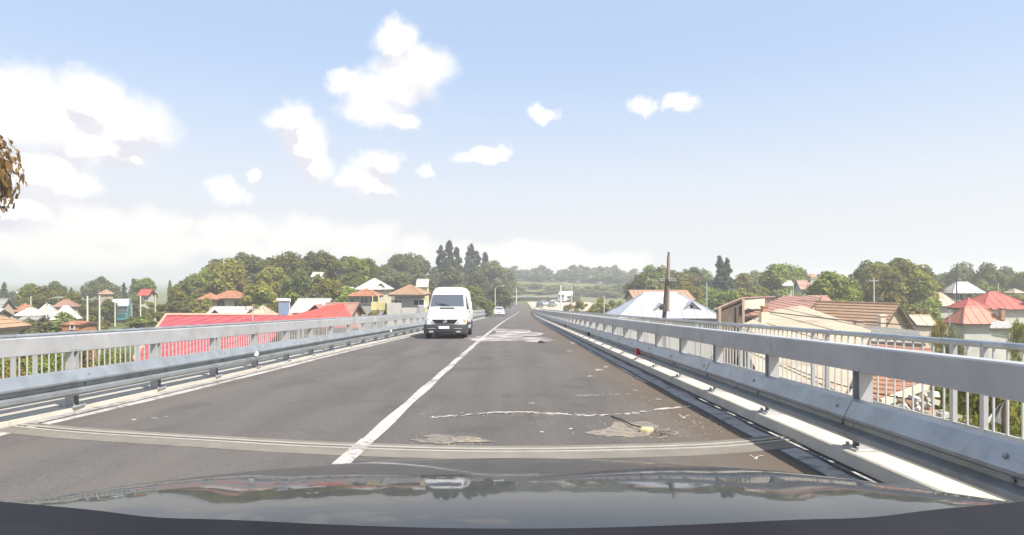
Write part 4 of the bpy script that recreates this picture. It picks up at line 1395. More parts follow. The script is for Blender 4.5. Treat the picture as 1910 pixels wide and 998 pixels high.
H("white house with bright red roof among dark trees behind the lorry", 256, 292, 118, 551.5, 540.5, 5.5, wall=W_WHITE, rm=R_RED, kind='gable', style='panel', size=.9, oh=.4, wins=[('f', .4, Z(557, 118), .9, .8)])
H("distant white house with flat-looking roof right of the double poplar", 213, 236, 200, 548, 541, 8, wall=W_WHITE, rm=R_PALE, kind='gable', size=.8, oh=.2) if False else \
H("distant white two-gabled house behind the dark conifers", 212, 236, 200, 548, 538, 8, wall=W_WHITE, rm=R_PALE, kind='gable', size=.8, oh=.2)
H("distant white wall of a house under the rounded grey-green tree", 171, 186, 170, 552, 548, 5, wall=W_WHITE, rm=R_WHITE, kind='gable', size=.8, oh=.2)
H("distant pale roof beside the small spruce on the skyline", 28, 44, 180, 551, 545, 6, wall=W_CREAM, rm=R_WHITE, kind='gable', size=.8, oh=.2)
H("tall peach-coloured house half hidden behind the two concrete poles", 188, 208, 125, 549, 541, 6, wall=W_TAN, rm=R_TAN, kind='hip', size=.6, oh=.2)

# solar water heater on the bright red roof
so = thing("solar_heater", "blue solar panel with white tank on top, standing on the red roof", "solar panel", P(530, 590, 44.5))
A, B, C_, D_ = P(521, 588, 44.2), P(537, 588, 44.2), P(540, 562, 44.9), P(519, 562, 44.9)
under(so, MB().prism([A, B, C_, D_], (0, .06, .02)).build("collector", mat("solar_blue", (0.13, 0.165, 0.23), 0.25, 0, 0.1, 6)))
mb = MB(); mb.tube([P(517, 560, 44.9), P(541.5, 560, 44.9)], .12, 12); under(so, mb.build("tank", M_PLATE, None, True))
for u in (520, 540):
    mb = MB(); mb.tube([P(u, 560, 45.2), P(u, 592, 45.3)], .03, 6); under(so, mb.build("leg", M_PLATE))

# ---- beyond the camera lane
H("broad hip house with silver sheet roof and two small white dormers beside the dark pole", 1128, 1352, 55, 594, 547.5, 6.5, wall=W_WHITE, rm=R_SILV, kind='hip', style='panel', size=1.1, oh=.5, hipk=.8,
  dorm=[(-.6, 1.4, Z(567, 56), W_WHITE, R_SILV), (2.1, 1.5, Z(564, 56), W_WHITE, R_SILV)])
H("brown ribbed tile roof rising behind the silver roof and dark pole", 1163, 1298, 72, 560, 543, 6.5, wall=W_TAN, rm=R_TAN, kind='gable', style='panel', size=.5, oh=.2)
pts = plane_px([(1333, 577, 41), (1384, 555.5, 43), (1446, 553, 56)], [(1400, 572)])
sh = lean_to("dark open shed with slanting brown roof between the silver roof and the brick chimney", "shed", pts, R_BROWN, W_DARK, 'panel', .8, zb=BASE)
for (u, v0, d) in ((1342, 574, 40.5), (1386, 557, 42.4)): under(sh, MB().box((X(u, d), d, (Z(v0, d) + BASE) / 2), (.16, .16, Z(v0, d) - BASE)).build("post", W_TAN))
under(sh, MB().prism([P(1388, 560, 42.8), P(1425, 557, 50), P(1425, 575, 50), P(1388, 578, 42.8)], (0.1, .1, 0)).build("side_wall", W_CREAM))
pts = plane_px([(1378, 590, 44), (1500, 585, 44), (1532, 553.5, 56)], [(1462, 552.5)])
lean_to("faded rose sheet roof sloping up behind the cream stained roof", "house", pts, R_ROSE, W_TAN, 'panel', .9, name="house")
H("rose gable end peeping above the faded rose roof and the tan tiled roof", 1505, 1542, 58, 566, 554, 4, wall=W_DARK, rm=R_ROSE, kind='gable', style='panel', size=.9, oh=.3)
pts = plane_px([(1440, 742, 17.5), (1560, 742, 17.5), (1496, 571, 45)], [(1450, 577), (1375, 610), (1396, 660)])
pts = plane_px([(1430, 742, 17.5), (1575, 742, 17.5), (1496, 571, 44)], [])
A0, B0, C0 = pts
nrm = (B0 - A0).cross(C0 - A0)


def onpl(u, v):
    eye = Vector((0, 0, ZC)); ray = P(u, v, 1.0) - eye
    return eye + ray * ((A0 - eye).dot(nrm) / ray.dot(nrm))


pts = [onpl(u, v) for u, v in ((1436, 742), (1572, 742), (1600, 690), (1625, 618), (1560, 594), (1496, 571), (1450, 577), (1376, 610), (1392, 655))]
lean_to("large cream stained sheet roof spread out close beside the footway railing", "shed", pts, R_CREAM, W_CREAM, 'panel', 2.1)
ch = thing("chimney", "square brick chimney on a cream base standing at the edge of the cream sheet roof", "chimney", P(1425, 600, 33))
under(ch, MB().box(P(1425, 592, 33), (.40, .40, .55)).build("base", W_CHIMC)); under(ch, MB().box(P(1425.5, 577, 33), (.27, .27, .28)).build("stack", W_CHIM)); under(ch, MB().box(P(1425.5, 571.5, 33), (.34, .34, .05)).build("cap", W_CHIM))
# tan tiled house, gable turned towards the road
t = house("house with tan course-tiled roof and brown timber gable in front of the round tree", X(1572, 49.5), 49.2, -62, 7.6, 3.2, Z(604, 49), Z(566.5, 48), W_TAN, R_TAN, 'gable', 'course', .32, .35, gable_m=W_DARK)
ch = thing("chimney", "slim cream chimney with wide cap in front of the tan tiled gable", "chimney", P(1645, 612, 42))
under(ch, MB().box(P(1645, 603, 42), (.34, .34, .9)).build("stack", W_CHIMC)); under(ch, MB().box(P(1645, 588, 42), (.46, .46, .10)).build("cap", W_CHIMC))
for k, (u, v) in enumerate(((1602, 606),)):
    ch = thing("chimney", "squat wide tan chimney low on the tan tiled roof", "chimney", P(u, 612, 43)); under(ch, MB().box(P(u, 608, 43), (.55, .4, .7)).build("stack", W_TAN)); under(ch, MB().box(P(u, 599.5, 43), (.62, .46, .06)).build("cap", W_CHIM))
H("low house with flat-looking sandy sheet roof between the tan gable and the thorny shrub", 1686, 1744, 54, 609, 590, 5, wall=W_CREAM, rm=R_CREAM, kind='gable', style='panel', size=.8, oh=.2)
pts = plane_px([(1592, 634, 33), (1725, 640, 33), (1712, 618, 40)], [(1620, 609)])
lean_to("pinkish white corrugated roof with dark ribs just behind the railing tube", "shed", pts, R_WHITE, W_WHITE, 'panel', .32)
H("white house with pointed pale roof and dark upstairs windows behind the thin dark pole", 1750, 1840, 96, 547, 527, 5.0, wall=W_GREY, rm=R_WHITE, kind='hip', style='panel', size=.9, oh=.5,
  wins=[('f', -1.2, Z(554, 96), 1.3, 1.1), ('f', .5, Z(554, 96), 1.3, 1.1)])
H("long low wing with greenish cream roof joined to the pointed pale house", 1706, 1792, 90, 571, 547, 6.0, wall=W_WHITE, rm=R_CREAM, kind='hip', style='panel', size=.9, oh=.4)
H("red pyramid-roofed house, the highest of the red roofs", 1772, 1940, 74, 577, 546, 7.0, wall=W_WHITE, rm=R_RED, kind='hip', style='panel', size=.9, oh=.4, hipk=1.0, wins=[('f', 2.4, Z(585, 74), 1.0, .9)],
  chims=[(2.1, -2.2, .32, Z(560, 73), W_DARK)])
H("lower red hip roof in front of the red pyramid roof", 1766, 1850, 69, 575.5, 557, 5.0, wall=W_WHITE, rm=R_RED, kind='hip', style='panel', size=.8, oh=.4, hipk=1.0)
H("orange-red hip-roofed house with white wall and brick chimney near the thorny shrub", 1756, 1880, 60, 604, 574, 5.5, wall=W_WHITE, rm=R_ORNG, kind='hip', style='panel', size=.8, oh=.4, hipk=.75, chims=[(1.75, -1.2, .36, Z(575, 61), W_CHIM)])
pts = plane_px([(1846, 612, 50), (1888, 612, 50), (1880, 600, 53)], [(1852, 599)])
lean_to("small white porch roof with dark windows beside the orange-red house", "shed", pts, R_WHITE, W_WHITE, 'panel', .6)
H("distant long low white building on the skyline between conifer and poplar", 1733, 1792, 190, 520, 515, 8, wall=W_WHITE, rm=R_WHITE, kind='gable', size=.8, oh=.2)
H("distant small white block next to the poplar on the skyline", 1798, 1814, 185, 520, 515, 6, wall=W_WHITE, rm=R_PALE, kind='gable', size=.8, oh=.2)
H("distant pink apartment block with red roof on the skyline", 1494, 1532, 210, 518, 511, 10, wall=wallm("pink_render", (0.55, 0.40, 0.34)), rm=R_TERR, kind='hip', size=.8, oh=.3, wins=[('f', -2, Z(523, 210), 1.4, 1.2), ('f', 1.5, Z(523, 210), 1.4, 1.2)])
H("small white gabled house between round trees with green-grey base", 1452, 1478, 110, 534, 524, 5, wall=W_WHITE, rm=R_WHITE, kind='gable', size=.8, oh=.3)
H("maroon-roofed house with white chimney block behind the tan tiled roof", 1478, 1520, 100, 540, 524, 7, wall=W_WHITE, rm=R_BROWN, kind='gable', style='panel', size=.9, oh=.3, chims=[(1.4, 0, 1.0, Z(521, 104), W_WHITE)])
H("white flat block roof seen left of the biggest tree crown", 1570, 1596, 130, 530, 524, 6, wall=W_WHITE, rm=R_WHITE, kind='gable', size=.8, oh=.2)
H("tan bungalow between the oval tree and the white pole", 1594, 1642, 95, 548, 535, 6, wall=W_TAN, rm=R_CREAM, kind='hip', size=.6, oh=.3, wins=[('f', -.6, Z(552, 95), .9, .8)])
H("cream house with shallow roof under the trees above the red pyramid roof", 1868, 1916, 110, 547, 539, 6, wall=W_YELL, rm=R_CREAM, kind='hip', size=.6, oh=.4)
H("brown-roofed row of houses beyond the green hedge at the road's end", 1112, 1196, 112, 557, 544, 6, wall=W_TAN, rm=R_BROWN, kind='gable', style='panel', size=1.0, oh=.3) if False else None

# low rust-tiled roof close to the bridge
rp = plane_px([(1566, 742, 21.5), (1640, 747, 21.5), (1600, 640, 31)], [(1738, 652), (1727, 714)])
poly = [rp[0], rp[1], rp[4], rp[3], rp[2]]
t = thing("house", "low house with rust-coloured clay tile roof just below the footway railing", "house", (rp[1].x, rp[1].y, BASE))
random.seed(21)
slope(t, poly, 'tile', R_RUST, size=.62)
c = sum(poly, Vector()) / 5; q = [p + (c - p) * .05 - Vector((0, 0, .12)) for p in poly]
mb = MB(); mb.v = [(p.x, p.y, BASE) for p in q] + [tuple(p) for p in q]; mb.f = [[4, 3, 2, 1, 0], [5, 6, 7, 8, 9]] + [[k, (k + 1) % 5, 5 + (k + 1) % 5, 5 + k] for k in range(5)]
under(t, mb.build("wall", W_GREY))
mb = MB(); mb.prism([rp[1] + Vector((0, 0, .05)), rp[4] + Vector((0, 0, .05)), rp[4] - Vector((0, 0, .22)), rp[1] - Vector((0, 0, .22))], (.06, -.06, 0)); under(t, mb.build("barge_board", W_CHIMC))

# long low canopy across the end of the road, back wall coloured dark for the shade beneath
cy_ = 240.0; x0_, x1_ = X(942, cy_), X(1064, cy_); zt_ = Z(553.5, cy_)
t = thing("canopy", "long low canopy with a dark back wall standing for the shade beneath, crossing behind the end of the road", "canopy", ((x0_ + x1_) / 2, cy_, -6.2))
under(t, MB().box(((x0_ + x1_) / 2, cy_, zt_), (x1_ - x0_, 6.5, .45)).build("roof", R_GREY)); under(t, MB().box(((x0_ + x1_) / 2, cy_ + 3, (zt_ - 6.2) / 2 - .1), (x1_ - x0_ - .6, .2, zt_ + 6.2)).build("back_wall", W_DARK))
for k in range(7): under(t, MB().box((x0_ + .4 + (x1_ - x0_ - .8) * k / 6, cy_ - 2.9, (zt_ - 6.2) / 2 - .1), (.28, .28, zt_ + 5.9)).build("post", W_GREY))

# ------------------------------------------------------------------ trees and bushes
M_BARK = mat("bark", (0.13, 0.10, 0.075), 0.95, 0, 0.25, 6)
L_MID = leaf_mat("mid_green_leaves", (0.185, 0.215, 0.056)); L_BRIGHT = leaf_mat("bright_green_leaves", (0.245, 0.258, 0.068)); L_DARK = leaf_mat("dark_green_leaves", (0.145, 0.172, 0.062))  # sunlit and shaded crowns are partly told apart by these leaf colours
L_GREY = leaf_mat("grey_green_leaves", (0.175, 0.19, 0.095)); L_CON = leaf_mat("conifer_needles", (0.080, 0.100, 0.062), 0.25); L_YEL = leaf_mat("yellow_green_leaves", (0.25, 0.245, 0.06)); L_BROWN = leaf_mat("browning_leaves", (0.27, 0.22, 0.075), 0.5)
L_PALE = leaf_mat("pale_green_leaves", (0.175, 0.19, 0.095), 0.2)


def leaf_mesh(name, P_, N_, size, rng):
    """small bent leaf quads at points P_ facing N_"""
    n = len(P_)
    a = rng.normal(size=(n, 3)); a -= (a * N_).sum(1, keepdims=True) * N_; a /= np.linalg.norm(a, axis=1, keepdims=True) + 1e-9
    b = np.cross(N_, a)
    s = size * rng.uniform(0.6, 1.35, (n, 1))
    v = np.empty((n, 4, 3)); v[:, 0] = P_ - a * s * .6; v[:, 1] = P_ - b * s * .36 + N_ * s * .08; v[:, 2] = P_ + a * s * .6; v[:, 3] = P_ + b * s * .36 + N_ * s * .08
    me = bpy.data.meshes.new(name)
    me.vertices.add(n * 4); me.vertices.foreach_set('co', v.reshape(-1).astype(np.float32))
    me.loops.add(n * 4); me.loops.foreach_set('vertex_index', np.arange(n * 4, dtype=np.int32))
    me.polygons.add(n); me.polygons.foreach_set('loop_start', np.arange(0, n * 4, 4, dtype=np.int32)); me.polygons.foreach_set('loop_total', np.full(n, 4, dtype=np.int32))
    me.update(calc_edges=True)
    return me


def broad_crown(seed, n, leaf, z0=0.22, bush=False, nclump=34, flat=1.0):
    """crown of a tree 10 m high, 7 m wide: clumps of leaves spread unevenly through an egg-shaped volume"""
    rng = np.random.default_rng(seed)
    zc, rz = (10 * (1 + z0) / 2, 10 * (1 - z0) / 2)
    C, Rr = [], []
    lob = rng.uniform(0, 6.28, 3)
    while len(C) < nclump:
        q = rng.uniform(-1, 1, 3); l = np.linalg.norm(q)
        if not 0.45 < l < 1: continue
        az = math.atan2(q[1], q[0]); k = 1 + .18 * math.sin(2 * az + lob[0]) + .14 * math.sin(3 * az + lob[1] + q[2] * 2)
        q[2] = math.copysign(abs(q[2]) ** .75, q[2]); shape = (1.0 - 0.18 * max(q[2], -.2)) if not bush else 1.0
        C.append((q[0] * 2.75 * k * shape, q[1] * 2.75 * k * shape, zc + q[2] * (rz - .75) * (1 + .08 * math.sin(az * 2 + lob[2])))); Rr.append(rng.uniform(.75, 1.45))
    C = np.array(C); Rr = np.array(Rr)
    idx = rng.choice(nclump, n, p=Rr ** 2 / (Rr ** 2).sum())
    dirs = rng.normal(size=(n, 3)); dirs[:, 2] += .35; dirs /= np.linalg.norm(dirs, axis=1, keepdims=True)
    rad = Rr[idx] * (rng.uniform(0, 1, n) ** .35) * rng.uniform(.85, 1.12, n)
    Pt = C[idx] + dirs * rad[:, None]
    N = dirs * .7 + rng.normal(size=(n, 3)) * .45 + np.array([0, 0, .25]); N /= np.linalg.norm(N, axis=1, keepdims=True)
    Pt[:, 2] = np.maximum(Pt[:, 2], .15)
    return leaf_mesh("crown", Pt, N, leaf, rng), C


def conifer_crown(seed, n, leaf, wide=1.0):
    rng = np.random.default_rng(seed)
    nb = 120
    zb = rng.uniform(.06, 1, nb) ** .9; ab = rng.uniform(0, 6.28, nb); Lb = (1.02 - zb) ** .72 * 3.1 * rng.uniform(.55, 1.15, nb) * wide + .12
    idx = rng.choice(nb, n, p=(Lb + .3) / (Lb + .3).sum())
    t = rng.uniform(.0, 1, n) ** .7
    r = t * Lb[idx]; z = zb[idx] * 10 - r * .28 + rng.normal(size=n) * .14
    sp = (1 - t) * .35 + .1
    a = ab[idx] + rng.normal(size=n) * sp
    Pt = np.stack([r * np.cos(a), r * np.sin(a), np.clip(z, .1, 10.2)], 1)
    N = np.stack([np.cos(a) * .5, np.sin(a) * .5, np.full(n, .8)], 1) + rng.normal(size=(n, 3)) * .4; N /= np.linalg.norm(N, axis=1, keepdims=True)
    return leaf_mesh("crown", Pt, N, leaf, rng)


def poplar_crown(seed, n, leaf):
    rng = np.random.default_rng(seed)
    z = rng.uniform(.08, 1, n); r = 3.3 * np.sqrt(np.clip(np.sin(np.pi * np.clip(z, 0, 1) ** .8), 0, 1)) * rng.uniform(0, 1, n) ** .45 * rng.uniform(.7, 1.1, n)
    a = rng.uniform(0, 6.28, n)
    Pt = np.stack([r * np.cos(a), r * np.sin(a), z * 10], 1)
    N = np.stack([np.cos(a), np.sin(a), np.full(n, .3)], 1) + rng.normal(size=(n, 3)) * .5; N /= np.linalg.norm(N, axis=1, keepdims=True)
    return leaf_mesh("crown", Pt, N, leaf, rng)


def trunk_mesh(seed, C=None, h=6.5, r=.26, limbs=6):
    random.seed(seed)
    mb = MB()
    p = [Vector((0, 0, -.6))]
    for k in range(1, 6): p.append(Vector((random.uniform(-.15, .15) * k * .5, random.uniform(-.15, .15) * k * .5, h * k / 5)))
    mb.tube(p, r, 8, r * .35)
    if C is not None:
        for k in range(limbs):
            c = Vector(C[random.randrange(len(C))]); s = p[2] + (p[4] - p[2]) * random.random()
            mid = (s + c) / 2 + Vector((0, 0, .4)); mb.tube([s, mid, c], r * .38, 6, r * .1)
    o = mb.build("trunk", M_BARK, None, True); me = o.data; bpy.data.objects.remove(o)
    return me


CROWN, TRUNK = {}, {}
for i in range(5):
    CROWN['broad%d' % i], C = broad_crown(40 + i, 4200, .50, .20, False, 30 + 3 * i); TRUNK['broad%d' % i] = trunk_mesh(60 + i, C)
for i in range(4):
    CROWN['bush%d' % i], C = broad_crown(80 + i, 2600, .62, .0, True, 24); TRUNK['bush%d' % i] = trunk_mesh(90 + i, C, 4, .16)
for i in range(3):
    CROWN['fir%d' % i] = conifer_crown(100 + i, 3000, .55, 1.0); TRUNK['fir%d' % i] = trunk_mesh(110 + i, None, 9.0, .22)
CROWN['poplar0'] = poplar_crown(120, 2200, .55); TRUNK['poplar0'] = trunk_mesh(121, None, 8.5, .2)
for i in range(3):      # fine-leaved, for plants close by
    CROWN['fine%d' % i], C = broad_crown(130 + i, 9000, .27, .0, True, 40); TRUNK['fine%d' % i] = trunk_mesh(135 + i, C, 4, .10)
CROWN['edge0'], C = broad_crown(150, 14000, .22, .79, False, 40); TRUNK['edge0'] = trunk_mesh(151, C, 8.0, .16)
MESHV = {}


def tree(kind, label, u, v, d, w, lm, name=None, cat=None, group=None, base=None, k=[0]):
    """tree whose top is at pixel (u, v), w pixels wide, d metres off"""
    kinds = sorted(x for x in CROWN if x.startswith(kind)); k[0] += 1
    key = kinds[(k[0] * 7) % len(kinds)]
    x = X(u, d); b = gz(x, d) if base is None else base
    h = max(1.0, Z(v, d) - b); wd = max(w / F * d, h * {'broad': .72, 'bush': .8, 'fir': .60}.get(kind, 0))
    nm = name or {'fir': 'conifer_tree', 'poplar': 'poplar_tree', 'bush': 'bush', 'fine': 'bush', 'broad': 'broadleaf_tree'}[kind]
    t = thing(nm, label, cat or ('bush' if nm == 'bush' else 'tree'), (x, d, b), (k[0] * 2.399) % 6.283, group)
    t.scale = (wd / 7, wd / 7, h / 10)
    mk = (key, lm.name)
    if mk not in MESHV:
        me = CROWN[key].copy(); me.materials.clear(); me.materials.append(lm); MESHV[mk] = me
    o = bpy.data.objects.new("crown", MESHV[mk]); COL.objects.link(o); o.parent = t
    o = bpy.data.objects.new("trunk", TRUNK[key]); COL.objects.link(o); o.parent = t
    if not TRUNK[key].materials: TRUNK[key].materials.append(M_BARK)
    return t


# far edge, past the oncoming lane
T = tree
T('fir', "small dark spruce at the edge beside the dark grey gable", 8, 528, 140, 17, L_CON)
T('broad', "grey-green tree just behind the small spruce", 22, 541, 170, 16, L_GREY)
G = "round trees behind the pale sheet roofs"
T('broad', "wide mid-green tree over the orange-roofed house", 58, 531, 105, 40, L_MID, group=G)
T('broad', "wide green tree over the square grey sheet roof", 84, 535, 100, 40, L_MID, group=G)
T('broad', "darker rounded tree over the brown ridge roof", 112, 528, 118, 34, L_DARK, group=G)
T('broad', "green tree over the end of the white sheet roof", 136, 545, 98, 42, L_MID, group=G)
T('fir', "tiny pointed conifer on the skyline, the thinner of a pair", 133, 537, 160, 6, L_CON)
T('fir', "tiny stout conifer on the skyline nearer the concrete pole", 154, 534, 160, 8, L_CON)
T('broad', "grey-green round tree on the skyline above the white wall", 178, 524, 140, 24, L_GREY)
T('broad', "taller dark round tree on the skyline between two white houses", 197, 519, 145, 26, L_DARK)
T('fir', "broad dark conifer before the distant white two-gabled house", 231, 529, 150, 13, L_CON)
T('fir', "very slender conifer on the skyline next to the red-roofed house", 249, 521, 150, 10, L_CON)
T('broad', "pale green tree rising behind the bright red roof", 271, 520, 135, 25, L_MID)
T('poplar', "slim poplar where the wooded bank begins", 317, 523, 125, 11, L_DARK)
G = "dark bushes around the teal lorry"
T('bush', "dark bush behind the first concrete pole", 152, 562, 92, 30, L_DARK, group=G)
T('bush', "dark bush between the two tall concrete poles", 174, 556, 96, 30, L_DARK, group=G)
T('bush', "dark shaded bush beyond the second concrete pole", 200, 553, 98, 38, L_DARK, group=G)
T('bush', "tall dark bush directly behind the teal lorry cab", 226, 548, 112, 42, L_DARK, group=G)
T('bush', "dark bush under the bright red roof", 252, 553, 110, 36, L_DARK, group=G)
T('bush', "olive bush in front of the red-roofed white house", 276, 563, 106, 40, L_MID, group=G)
T('bush', "yellowish low bush by the lorry's front wheel", 198, 596, 90, 26, L_YEL, group=G)
T('bush', "olive scrub between the lorry and the crimson roof", 262, 588, 84, 60, L_MID, group=G)
T('bush', "olive scrub touching the end of the crimson roof", 300, 577, 80, 50, L_MID, group=G)
T('bush', "leafy bush between the brick shed and the cream concrete pole", 172, 588, 70, 34, L_MID); T('bush', "green bush in front of the lorry's flank", 246, 590, 92, 36, L_MID)
T('bush', "grey-green garden bush before the dull brown lean-to", 66, 592, 52, 34, L_GREY)
T('bush', "grey-green garden bush in front of the white sheet roof", 92, 585, 54, 36, L_GREY)
T('bush', "dark garden bush beside the little brick shed", 117, 583, 60, 30, L_DARK)
T('bush', "small garden bush left of the brick shed's door", 128, 598, 56, 20, L_MID) if False else None

G = "trees of the wooded bank"
B = [(332, 531, 112, 46, 'broad', L_MID, "light tree low at the start of the wooded bank"), (345, 519, 116, 44, 'broad', L_BRIGHT, "bright tree on the lower shoulder of the wooded bank"),
     (366, 512, 112, 52, 'broad', L_MID, "spreading tree halfway up the shoulder of the wooded bank"), (392, 492, 118, 50, 'broad', L_MID, "tall green tree where the wooded bank steps up"),
     (402, 486, 128, 40, 'broad', L_DARK, "darker crown at the top of the first step of the bank"), (424, 484, 104, 74, 'broad', L_BRIGHT, "big sunlit yellow-green crown at the front of the bank"),
     (441, 475, 128, 54, 'broad', L_DARK, "dark crown behind the big sunlit one"), (474, 477, 124, 40, 'broad', L_DARK, "dark uneven crown with tufts against the sky"),
     (498, 476, 126, 26, 'broad', L_DARK, "narrow dark tuft standing above the ridge of the bank"), (505, 498, 106, 66, 'broad', L_BRIGHT, "sunlit crown above the solar panel"),
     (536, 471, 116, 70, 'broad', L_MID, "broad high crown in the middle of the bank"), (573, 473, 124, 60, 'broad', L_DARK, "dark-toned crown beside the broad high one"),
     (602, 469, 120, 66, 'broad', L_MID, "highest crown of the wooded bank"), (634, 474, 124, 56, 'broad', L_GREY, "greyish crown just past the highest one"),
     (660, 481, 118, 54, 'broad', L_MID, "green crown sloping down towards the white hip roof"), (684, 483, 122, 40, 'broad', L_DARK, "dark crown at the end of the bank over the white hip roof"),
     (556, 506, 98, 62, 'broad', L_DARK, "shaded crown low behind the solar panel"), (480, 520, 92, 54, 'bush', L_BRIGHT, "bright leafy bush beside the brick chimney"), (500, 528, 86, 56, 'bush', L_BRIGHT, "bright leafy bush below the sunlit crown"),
     (612, 522, 92, 56, 'broad', L_BRIGHT, "bright green tree in front of the grey crown"), (580, 538, 84, 60, 'bush', L_GREY, "pale bush hanging over the long pale roof"), (548, 540, 80, 50, 'bush', L_MID, "bush just above the long pale roof"),
     (640, 528, 90, 46, 'bush', L_MID, "bush touching the narrow white roof edge"), (350, 545, 98, 60, 'bush', L_BRIGHT, "light scrub at the foot of the bank"), (330, 558, 94, 60, 'bush', L_MID, "low scrub at the foot of the bank"),
     (385, 536, 104, 60, 'broad', L_MID, "rounded tree behind the terracotta-roofed wing"), (440, 516, 104, 66, 'broad', L_BRIGHT, "sunlit tree over the terracotta hip roof"), (375, 556, 88, 44, 'bush', L_BRIGHT, "bright bush in front of the terracotta-roofed wing"),
     (405, 515, 108, 50, 'broad', L_BRIGHT, "light tree between the shoulder and the terracotta roof"), (596, 511, 100, 44, 'bush', L_MID, "bush in front of the small white roof in the bank"), (660, 510, 106, 50, 'broad', L_DARK, "shaded tree close above the white roof edge")]
for (u, v, d, w, k, m, l) in B: T(k, l, u, v, d, w, m, group=G)
T('fine', "yellow-green bush beside the brown plank gable", 699, 571, 64, 34, L_YEL)
T('bush', "dark ivy-like bush between the balcony house and the sandy roof", 722, 560, 76, 18, L_DARK)
G = "hazy trees behind the van"
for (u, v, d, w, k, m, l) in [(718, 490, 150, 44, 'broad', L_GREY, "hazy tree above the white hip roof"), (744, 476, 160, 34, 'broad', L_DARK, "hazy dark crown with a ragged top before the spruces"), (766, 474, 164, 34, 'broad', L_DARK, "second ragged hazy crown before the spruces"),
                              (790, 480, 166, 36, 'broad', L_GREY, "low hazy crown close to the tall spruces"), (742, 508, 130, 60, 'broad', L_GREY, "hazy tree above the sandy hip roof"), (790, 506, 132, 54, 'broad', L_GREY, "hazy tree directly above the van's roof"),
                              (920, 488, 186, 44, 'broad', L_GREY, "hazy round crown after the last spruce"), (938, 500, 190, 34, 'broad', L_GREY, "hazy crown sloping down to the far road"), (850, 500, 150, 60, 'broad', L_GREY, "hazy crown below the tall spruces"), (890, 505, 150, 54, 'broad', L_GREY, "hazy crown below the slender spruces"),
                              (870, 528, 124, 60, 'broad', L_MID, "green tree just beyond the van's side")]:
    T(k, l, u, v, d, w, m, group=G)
T('fir', "tallest spruce, directly above the van", 838, 451, 172, 40, L_CON); T('fir', "spruce leaning close to the tallest one", 822, 461, 176, 30, L_CON); T('fir', "shorter spruce on the far side of the tallest pair", 852, 464, 178, 26, L_CON)
T('fir', "single slim spruce standing apart beyond the tallest ones", 878, 457, 182, 24, L_CON); T('fir', "small spruce close to the single slim one", 889, 471, 186, 16, L_CON); T('fir', "last spruce before the far road", 905, 473, 188, 22, L_CON)
T('broad', "tree with bare trunk beside the far lamp post over the white car", 930, 528, 128, 36, L_DARK, base=-5.9)
T('bush', "roadside bush behind the van's rear", 893, 553, 96, 44, L_DARK); T('bush', "roadside bush beyond the van by the guardrail", 914, 556, 112, 30, L_MID); T('bush', "low bush where the oncoming guardrail ends", 938, 562, 150, 26, L_MID)

# rise at the end of the road
ridge = [(950, 498, 26), (962, 497, 24), (972, 502, 20), (985, 503, 22), (999, 497, 20), (1010, 495, 24), (1023, 501, 18), (1045, 503, 20), (1057, 502, 18), (1068, 495, 24), (1081, 492, 22), (1092, 499, 16), (1103, 497, 26), (1123, 497, 22), (1134, 495, 20), (1144, 494, 22), (1160, 500, 26), (1178, 502, 28)]
for i, (u, v, w) in enumerate(ridge):
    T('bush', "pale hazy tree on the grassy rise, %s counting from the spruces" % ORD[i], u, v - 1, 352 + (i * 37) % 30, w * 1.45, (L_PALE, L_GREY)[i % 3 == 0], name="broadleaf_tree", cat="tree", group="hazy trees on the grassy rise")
for i, (u, v, w, d) in enumerate([(964, 527, 36, 268), (1000, 528, 40, 280), (1034, 530, 40, 272), (1076, 533, 46, 262), (1120, 530, 50, 258), (1158, 528, 46, 250)]):
    T('bush', "hedge bush across the grassy rise, %s from the road's end" % ORD[i], u, v, d, w, L_MID, group="hedge bushes across the rise")
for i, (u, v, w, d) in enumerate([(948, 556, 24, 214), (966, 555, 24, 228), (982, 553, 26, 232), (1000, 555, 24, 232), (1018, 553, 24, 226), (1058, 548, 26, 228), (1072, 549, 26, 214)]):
    T('bush', "dark bush standing for shade where the road bends away, %s along the row" % ORD[i], u, v, d, w, L_DARK, group="dark bushes where the road bends away")  # dark-leaved bushes added to stand for the shade under trees
for (u, v, w, d, m, l) in [(1062, 566, 30, 128, L_BROWN, "brownish low bush next to the white lamp post"), (1086, 557, 34, 118, L_YEL, "yellow-green bush after the brownish one"), (1112, 554, 38, 114, L_YEL, "tallest yellow-green bush beside the guardrail end"), (1138, 556, 34, 108, L_MID, "green bush around the thin post"), (1160, 560, 34, 100, L_BRIGHT, "bright bush touching the silver roof")]:
    T('bush', l, u, v, d, w, m, group="bushes beside the railing before the silver roof")

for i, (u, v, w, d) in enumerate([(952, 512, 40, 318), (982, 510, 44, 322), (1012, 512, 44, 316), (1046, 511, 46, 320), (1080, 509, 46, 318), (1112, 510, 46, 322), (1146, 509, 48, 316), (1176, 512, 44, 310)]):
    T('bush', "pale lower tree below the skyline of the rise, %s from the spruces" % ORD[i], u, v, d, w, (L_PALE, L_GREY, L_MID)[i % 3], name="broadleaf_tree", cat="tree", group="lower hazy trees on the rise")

for i, (u, v, w, d) in enumerate([(956, 541, 40, 256), (986, 543, 42, 262), (1016, 542, 42, 258), (1044, 541, 44, 264), (1076, 542, 46, 256), (1108, 543, 46, 250), (1140, 541, 46, 244)]):
    T('bush', "pale bush low on the rise behind the canopy and yard, %s from the road's bend" % ORD[i], u, v, d, w, (L_BRIGHT, L_MID, L_PALE)[i % 3], group="pale bushes low on the rise")

